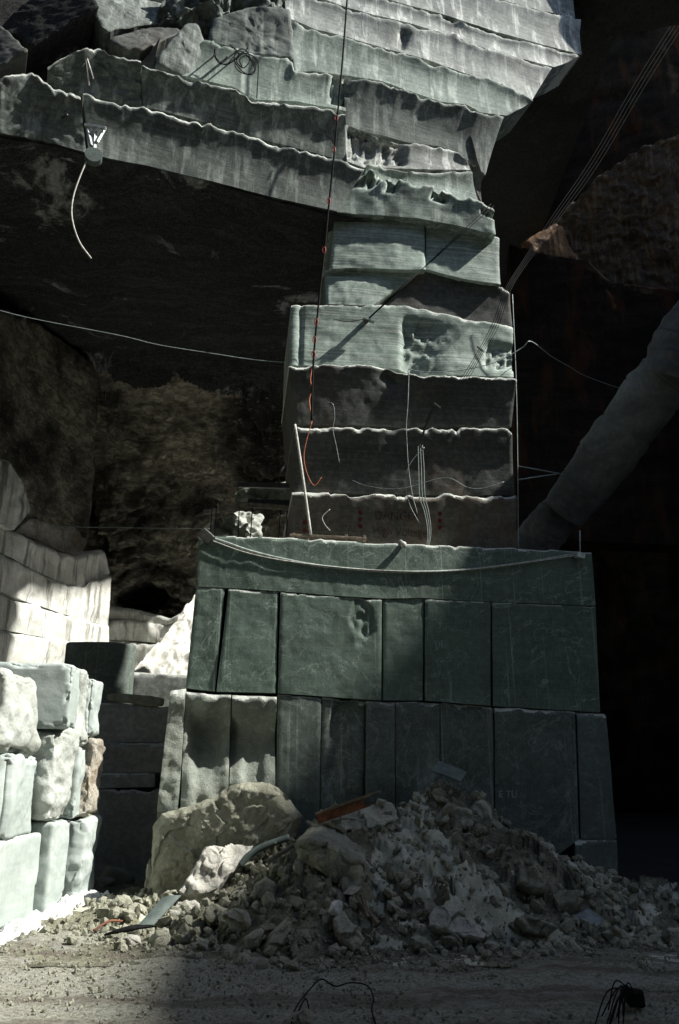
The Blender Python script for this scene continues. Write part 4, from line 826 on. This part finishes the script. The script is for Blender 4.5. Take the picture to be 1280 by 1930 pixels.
# thick bundle from the right
g = thing('cable_bundle', 'bundle of black cables sweeping from the upper right down across the pillar', 'cable', pp(PIL, 806, 1020, .9)); WLOC[g.name] = A(g.location)
far = [at1(1400, -160, 24), at1(1225, 110, 21), at1(1120, 290, 19.5), at1(1046, 400, 18.3), at1(985, 492, 17.3)]
for k in range(4):
    d = k*3.6
    near = PS(PIL, [(952+d*.9, 546+d*.3), (930+d*.8, 606+d), (902+d*.8, 660+d*.4), (862+d, 722+d*.6), (819+d*.6, 764+d*.4), (800+d*.3, 805), (790+d*.5, 842)], .95+.02*k)
    tubes('strand', [[p+A([.12*k*(1-i*.25), 0, -.08*k]) for i, p in enumerate(far)]+near], .0065, M['cable'], g)
for k in range(3):
    d = k*5
    tubes('lower_strand', [PS(PIL, [(788+d*.8, 838), (789+d, 880), (791+d, 935), (800+d*.8, 965), (806+d*.6, 1000), (804+d*.4, 1034)], .92)], .010, M['hose'], g)
for a, b, of in ((905, 657, 1.0), (824, 764, 1.0), (793, 842, .98)):
    bar('tie', pp(PIL, a-6, b-4, of), pp(PIL, a+6, b+5, of), .03, .03, M['dark_steel'], g)
# draped line, thin lines, pole
tubes('draped_cable', [PS(PIL, [(770, 696), (800, 701), (850, 700), (900, 692), (945, 678), (985, 655), (1002, 644)], .6)+[at1(1040, 672, 18.2), at1(1075, 692, 20), at1(1112, 712, 22), at1(1200, 740, 27), at1(1290, 752, 31)]], .011, M['wire'], label='grey cable sagging over the fifth course and peaking at the right', cat='cable')
tubes('thin_line', [PS(PIL, [(771, 698), (769, 760), (766, 800), (767, 830), (770, 880), (777, 930), (787, 968)], .8)], 0.0072, M['wire'], label='thin grey line hanging straight down the middle of the dark courses', cat='cable')
tubes('thin_line', [PS(PIL, [(800, 843), (780, 864), (768, 885), (764, 910), (772, 950), (790, 985)], .85)], 0.0052, M['wire'], label='thin wire looping left from the lower end of the cable bundle', cat='cable')
tubes('thin_line', [PS(PIL, [(617, 757), (628, 762), (631, 785), (628, 810), (634, 840), (640, 872)], .75)], 0.0046, M['wire'], label='short thin wire dangling from a hook on the left of the dark courses', cat='cable')
tubes('thin_line', [PS(PIL, [(622, 960), (608, 974), (612, 988), (622, 1000)], .75)], 0.0078, M['rope_pale'], label='short pale crooked cord on the lowest course', cat='cord')
tubes('thin_line', [PS(PIL, [(664, 905), (690, 915), (730, 921), (770, 918)], .75)+PS(PIL, [(840, 900), (880, 918), (910, 920), (950, 908)], .75)], 0.0039, M['wire'], label='fine sagging wire across the second dark course from the bottom', cat='cable')
tubes('long_wire', [[at1(-30, 577, 13.5), at1(60, 600, 13.8), at1(225, 632, 14.4), at1(300, 650, 14.7), at1(400, 666, 15.1), at1(480, 678, 15.4), at1(552, 684, 15.5)]], .0075, M['wire'], label='long thin wire spanning the dark cavern to the pillar', cat='cable')
tubes('long_wire', [[at1(-30, 985, 16.5), at1(100, 992, 16.3), at1(250, 995, 16), at1(395, 996, 15.2)]], .006, M['wire'], label='faint wire running level in front of the cavern wall to the railing', cat='cable')
tubes('leaning_pole', [[pp(PIL, 556, 800, .75), pp(PIL, 571, 900, .82), pp(PIL, 586, 1008, .95)]], .026, M['rope_pale'], label='pale pole leaning at the left edge of the lowest courses', cat='pole', seg=8)
tubes('hanging_rope', [[pp(PIL, 966, 555, .3), pp(PIL, 973, 720, .45), pp(PIL, 976, 880, .6), pp(PIL, 977, 1034, .7)]], .008, M['wire'], label='grey rope hanging plumb along the right edge of the pillar', cat='rope')
tubes('strut_line', [[pp(PIL, 975, 878, .6), at1(1068, 895, 16.8)], [pp(PIL, 977, 904, .6), at1(1052, 893, 16.8)]], .014, M['wire'], label='pair of straight stay wires between pillar and duct', cat='cable', curve=False)
# hose slung across the bench, with its two holders
g = thing('slung_hose', 'long hose sagging in a curve across the top of the bench', 'hose', pp(BEN, 740, 1075, .15)); WLOC[g.name] = A(g.location)
tubes('hose', [PS(BEN, [(394, 1012), (430, 1024), (470, 1038), (530, 1053), (600, 1066), (680, 1074), (750, 1078), (830, 1077), (900, 1072), (980, 1062), (1040, 1052), (1094, 1043)], .018)], .026, M['hose'], g, seg=8)
tubes('cable', [PS(BEN, [(392, 1016), (470, 1043), (560, 1060), (700, 1074), (850, 1076), (1000, 1059), (1092, 1046)], .05)], .009, M['rope_pale'], g)
bar('holder', pp(BEN, 380, 1004, .15), pp(BEN, 398, 1020, .15), .16, .2, M['dark_steel'], g); bar('holder', pp(BEN, 1086, 1046, .14), pp(BEN, 1100, 1050, .14), .14, .12, M['steel'], g)
tubes('holder_rod', [[pp(BEN, 1094, 1050, .14), pp(BEN, 1093, 1000, .0)]], .014, M['wire'], g)
g = thing('bolt', 'short pale steel bolt sticking out of the top edge of the bench', 'bolt', pp(BEN, 758, 1026, .1)); WLOC[g.name] = A(g.location)
tubes('shank', [[pp(BEN, 755, 1021, -.1), pp(BEN, 761, 1027, .07)]], .045, M['steel'], g, seg=12); tubes('head', [[pp(BEN, 759.5, 1025.5, .05), pp(BEN, 762, 1028, .11)]], .062, M['rope_pale'], g, seg=6, curve=False)
# planks on the bench edge
g = thing('plank_edge', 'grey timber plank with short posts lying along the bench edge', 'plank', pp(BEN, 620, 1014, -.1)); WLOC[g.name] = A(g.location)
bar('plank', pp(BEN, 546, 1010, -.2), pp(BEN, 690, 1017, -.2), .16, .05, M['timber'], g)
for a in (552, 580, 652, 686): bar('post', pp(BEN, a, 1020, -.16), pp(BEN, a, 1005+(a-550)*.03, -.16), .07, .06, M['timber'], g)
# railing behind the bench corner
g = thing('railing', 'rough timber railing with thin rods behind the left corner of the bench', 'railing', at1(470, 1010, 16.6)); WLOC[g.name] = A(g.location)
bar('rail', at1(386, 966, 16.9), at1(470, 952, 16.7), .11, .10, M['timber'], g); bar('rail', at1(462, 951, 16.75), at1(552, 958, 16.5), .12, .10, M['timber'], g)
bar('rail', at1(450, 914, 17.2), at1(556, 916, 16.9), .09, .12, M['dark_steel'], g); bar('rail', at1(468, 945, 17.2), at1(552, 948, 16.9), .06, .12, M['dark_steel'], g)
for a, b in ((400, 396), (408, 404), (451, 449), (476, 472), (529, 525), (542, 540)): tubes('rod', [[at1(a, 955, 16.6), at1(b, 1014, 16.6)]], .012, M['dark_steel'], g)
bar('brace', at1(411, 950, 16.6), at1(424, 988, 16.6), .05, .04, M['timber'], g)
# anchor with pulley and its hanging cable, on the lowest upper band
g = thing('pulley_anchor', 'steel anchor with a round pulley at the lower edge of the upper wall', 'pulley', pp(TER, 178, 280, .3)); WLOC[g.name] = A(g.location)
for a, b, c, d in ((160, 236, 200, 242), (166, 262, 184, 240), (180, 238, 178, 285), (196, 244, 182, 268), (165, 244, 172, 275)): bar('link', pp(TER, a, b, .38), pp(TER, c, d, .5), .07, .06, M['steel'], g)
t = np.linspace(0, 2*np.pi, 25); wc = pp(TER, 176, 294, .5)
tubes('pulley', [[wc+A([-.03, .10, 0]), wc+A([.02, -.05, 0])]], .17, M['plate'], g, seg=26, curve=False).data.polygons.foreach_set('use_smooth', [False]*28)
tubes('tail', [PS(TER, [(163, 304), (150, 335), (139, 368), (135, 400), (140, 430), (152, 460), (172, 487)], .5)], .016, M['rope_pale'], g)
tubes('anchor_pin', [[pp(TER, 118, 222, .0), pp(TER, 126, 217, .55)]], .03, M['dark_steel'], label='small dark pin in the rough left end of the upper wall', cat='pin')
tubes('rod', [[pp(TER, 161, 99, -.3), pp(TER, 168, 160, .05)], [pp(TER, 161, 99, -.3), pp(TER, 176, 148, .05)]], .016, M['rope_pale'], label='two thin pale rods hanging over the dark stained face', cat='rod', curve=False)
# tangle of wire
q = [(405, 92), (408, 110), (425, 122), (440, 108), (452, 96), (470, 108), (482, 126), (476, 140), (462, 138), (446, 122), (442, 104), (455, 92), (468, 100), (470, 116), (458, 128), (446, 114), (462, 100), (484, 112), (487, 128), (486, 150), (484, 185)]
tubes('wire_tangle', [PS(TER, q, -.1), PS(TER, [(405, 92), (404, 104), (415, 120), (436, 118), (450, 104), (440, 90), (432, 84)], -.14), PS(TER, [(442, 112), (446, 130), (466, 140), (480, 130), (466, 106), (452, 112), (456, 126)], -.05)], .012, M['cable'], label='tangle of black wire hooked on the third upper course', cat='wire')
for i_, (a, b) in enumerate(((446, 95), (467, 90), (428, 107), (404, 104))):
    tubes('pin', [[pp(TER, a-2, b+3, -.5), pp(TER, a, b, .1)]], .018, M['dark_steel'], label=['dark pin at the top of the wire tangle', 'dark pin at the right of the wire tangle', 'dark pin left of the middle of the wire tangle', 'dark pin at the far left of the wire tangle'][i_], cat='pin')
# ventilation duct at the right
def make_duct():
    g = thing('ventilation_duct', 'big dusty grey fabric duct slanting up in the shade at the right', 'duct', at1(1085, 985, 18.8)); WLOC[g.name] = A(g.location)
    def sleeve(name, pts, rad, seed, sag=.12, n=90, seg=44, mat='duct', shell=True):
        P = catmull(pts, 14); t = np.linspace(0, 1, len(P)); tt = np.linspace(0, 1, n); P = np.stack([np.interp(tt, t, P[:, i]) for i in range(3)], -1)
        r = np.interp(tt, np.linspace(0, 1, len(rad)), rad); V, F = tubeVF(P, r, seg); c = np.repeat(P, seg, 0); d = V-c; l = np.linalg.norm(d, axis=1, keepdims=True); d /= l
        U = np.repeat(tt, seg); w = 1+.05*fbm(V*1.6, seed, 3)+.02*np.sin(U*n*.42+3*noise(V*1.2, seed))-.0; w = w+.10*np.clip(-d[:, 2], 0, 1)-.05*(np.abs((U*6+.2) % 1-.5) < .03)+.03*np.abs(noise(V*A([3.5, 3.5, 1.2]), seed+4))
        V = c+d*l*w[:, None]
        F = F[:-2]; o = mk(name, V, F, M[mat], g, True); return o
    sleeve('sleeve', [at1(1062, 962, 18.6), at1(1110, 905, 18.0), at1(1165, 825, 17.3), at1(1232, 735, 16.6), at1(1262, 700, 16.3)], [.52, .60, .64, .66, .60], 3)
    sleeve('elbow', [at1(1262, 720, 16.2), at1(1290, 655, 15.9), at1(1330, 600, 15.6), at1(1420, 520, 15.3)], [.66, .72, .74, .74], 5, mat='duct_dark')
    sleeve('lower_sleeve', [at1(985, 1046, 19.7), at1(1015, 1012, 19.4), at1(1045, 978, 19.0), at1(1080, 940, 18.8)], [.50, .52, .5, .46], 7)
    P, n = at1(1062, 962, 18.6), None
    return g
M['duct_dark'] = plain('dark grey duct fabric', (.07, .075, .08), .7, 0, .35, 3, .01)
make_duct()
# orange stained lit rock high at the right back, with the dark shelf under it
o = facet('orange_rock', [(984, 456), (998, 447), (1020, 436), (1045, 420), (1060, 424), (1066, 440), (1074, 462), (1098, 496), (1062, 489), (1030, 483), (1010, 480), (996, 470)], M['orange'], None, at1(1040, 460, 30.9), (.02, -1, .12), thick=1.0, rough=(.05, .5), fine=(.012, 6), res=3, edge=(.02, .01), jag=2.0); tag(o, 'orange stained rock patch catching the sun high at the right', 'rock')
o = facet('quarry_face', [(1000, 448), (1022, 430), (1050, 408), (1085, 372), (1130, 330), (1200, 282), (1320, 235), (1320, 580), (1180, 560), (1098, 505), (1040, 490)], M['rusty'], None, at1(1120, 440, 32.3), (-.42, -.9, -.22), thick=1.4, rough=(.14, .8), fine=(.04, 4), res=4, edge=(.05, .04), jag=3, crack=.12); tag(o, 'brown streaked rock face rising to the right behind the orange patch', 'quarry face')
o = strip('rock_shelf', plane(1040, 500, 29.6, -6), [(960, 462), (1004, 474), (1060, 483), (1106, 492), (1150, 530), (1220, 540), (1340, 560)], [(975, 1010), (1110, 1020), (1340, 1030)], M['right'], None, depth=1.2, off=-.5, bev=(.02, .01), rough=(.05, .8), edge=None); tag(o, 'dark rusty rock shelf carrying the orange stained patch', 'rock ledge')
# things lying in the rubble
def sheet(name, q, y, mat, label, cat, th=.02, boards=0, off=.12):
    c = np.mean(q, 0); P0 = pile_hit(*c) if y is None else at1(c[0], c[1], y); P0 = P0+(C0-P0)/np.linalg.norm(C0-P0)*off
    N = A([.15, -.72, .68]); N /= np.linalg.norm(N); n = 12
    U, Vv = np.meshgrid(np.linspace(0, 1, n), np.linspace(0, 1, n), indexing='ij'); U = U.ravel(); Vv = Vv.ravel(); q = A(q, float)
    p = (q[0]*(1-U)[:, None]+q[1]*U[:, None])*(1-Vv)[:, None]+(q[3]*(1-U)[:, None]+q[2]*U[:, None])*Vv[:, None]
    d = rays(p[:, 0], p[:, 1]); P = C0+d*(((P0-C0) @ N)/(d @ N))[:, None]; P = P+N*(.03*noise(P*2.2, 3)+.02*np.sin(U*3.1))[:, None]
    if boards: P = P+N*(-.03*(np.abs((Vv*boards) % 1-.5) > .42))[:, None]
    V = np.vstack([P, P-N*th]); F = gridF(n, n); k = n*n; idx = np.arange(k).reshape(n, n); lp = np.r_[idx[:, 0], idx[-1, 1:], idx[-2::-1, -1], idx[0, -2:0:-1]]; m = len(lp)
    Fs = F.tolist()+(F+k)[:, ::-1].tolist()+[[lp[i], lp[(i+1) % m], lp[(i+1) % m]+k, lp[i]+k] for i in range(m)]
    o = mk(name, V, Fs, M[mat], None); tag(o, label, cat); return o
sheet('metal_sheet', [(826, 1434), (880, 1456), (868, 1474), (812, 1454)], 13.4, 'plate', 'grey green metal sheet tilted on the summit of the rubble pile', 'metal sheet')
sheet('board_panel', [(1056, 1734), (1108, 1708), (1146, 1738), (1092, 1768)], None, 'plate_blue', 'panel of blue grey boards lying at the right front of the pile', 'wooden panel', .06, 4)
sheet('metal_sheet', [(306, 1690), (342, 1686), (290, 1742), (258, 1746)], 11.6, 'plate', 'bent blue grey metal sheet at the left toe of the pile', 'metal sheet')
sheet('rubber_sheet', [(196, 1762), (258, 1742), (292, 1744), (240, 1756)], 11.2, 'cable', 'black rubber sheet under the bent metal sheet', 'rubber sheet', .03)
g = thing('rusty_beam', 'rusty reddish beam lying across the upper left of the pile', 'beam', at1(655, 1528, 12.1)); WLOC[g.name] = A(g.location)
bar('web', at1(598, 1542, 12.2), at1(696, 1508, 12.0), .05, .16, M['rust'], g); bar('flange', at1(597, 1534, 12.2), at1(716, 1492, 12.0), .18, .035, M['timber'], g); bar('clamp', at1(688, 1506, 11.9), at1(694, 1516, 11.9), .12, .10, M['dark_steel'], g)
tubes('pipe', [[at1(452, 1632, 12.4), at1(470, 1612, 12.45), at1(500, 1594, 12.5), at1(545, 1578, 12.6)]], .05, M['plate'], label='curved grey pipe sticking out of the left slope of the pile', cat='pipe', seg=10)
bar('timber_scrap', at1(504, 1624, 11.9), at1(552, 1594, 12.0), .10, .05, M['dark_steel'], None, 'dark broken timber under the curved grey pipe', 'timber')
bar('timber_scrap', pile_hit(678, 1712)+A([0, -.1, .08]), pile_hit(712, 1752)+A([0, -.1, .08]), .07, .05, M['timber'], None, 'splintered brown timber beside the tilted stone', 'timber')
bar('timber_scrap', pile_hit(683, 1704)+A([0, -.12, .12]), pile_hit(694, 1742)+A([0, -.12, .1]), .05, .03, M['timber'], None, 'thin brown batten next to the splintered timber', 'timber')
tubes('twig', [[on_z(176, 1762)+A([0, 0, .05]), on_z(205, 1752)+A([0, 0, .10]), on_z(232, 1746)+A([0, 0, .06])]], .016, M['rust'], label='reddish stick on the gravel left of the black rubber sheet', cat='stick')
tubes('ground_wire', [[on_z(x_, y_)+A([0, 0, z_]) for x_, y_, z_ in ((548, 1945, .02), (556, 1915, .05), (580, 1893, .10), (605, 1878, .14), (632, 1882, .10), (660, 1880, .12), (692, 1876, .08), (704, 1890, .04), (701, 1910, .03), (708, 1935, .02))], [on_z(560, 1918)+A([0, 0, .03]), on_z(576, 1902)+A([0, 0, .08]), on_z(584, 1918)+A([0, 0, .03])]], .0065, M['cable'], label='looped black wire on the floor at the bottom edge', cat='wire')
def bunch():
    g = thing('cable_bunch', 'frayed bunch of black cable ends on the floor at the lower right', 'cable', on_z(1180, 1905)); WLOC[g.name] = A(g.location)
    a = on_z(1196, 1898)+A([0, 0, .10]); r_ = np.random.default_rng(5)
    for k in range(14):
        e = on_z(1118+r_.uniform(0, 70), 1905+r_.uniform(0, 38)); m = (a+e)/2+A([r_.uniform(-.03, .03), 0, .10+r_.uniform(0, .07)])
        tubes('strand', [[a+A([.02*r_.normal(), .02*r_.normal(), 0]), m, e+A([0, 0, .01])]], .006, M['cable'], g, seg=5)
    V, F = rockV((.2, .16, .14), 3, 3, cuts=4); mk('sleeve', V+on_z(1196, 1896)+A([0, 0, .07]), F, M['cable'], g, True)
bunch()
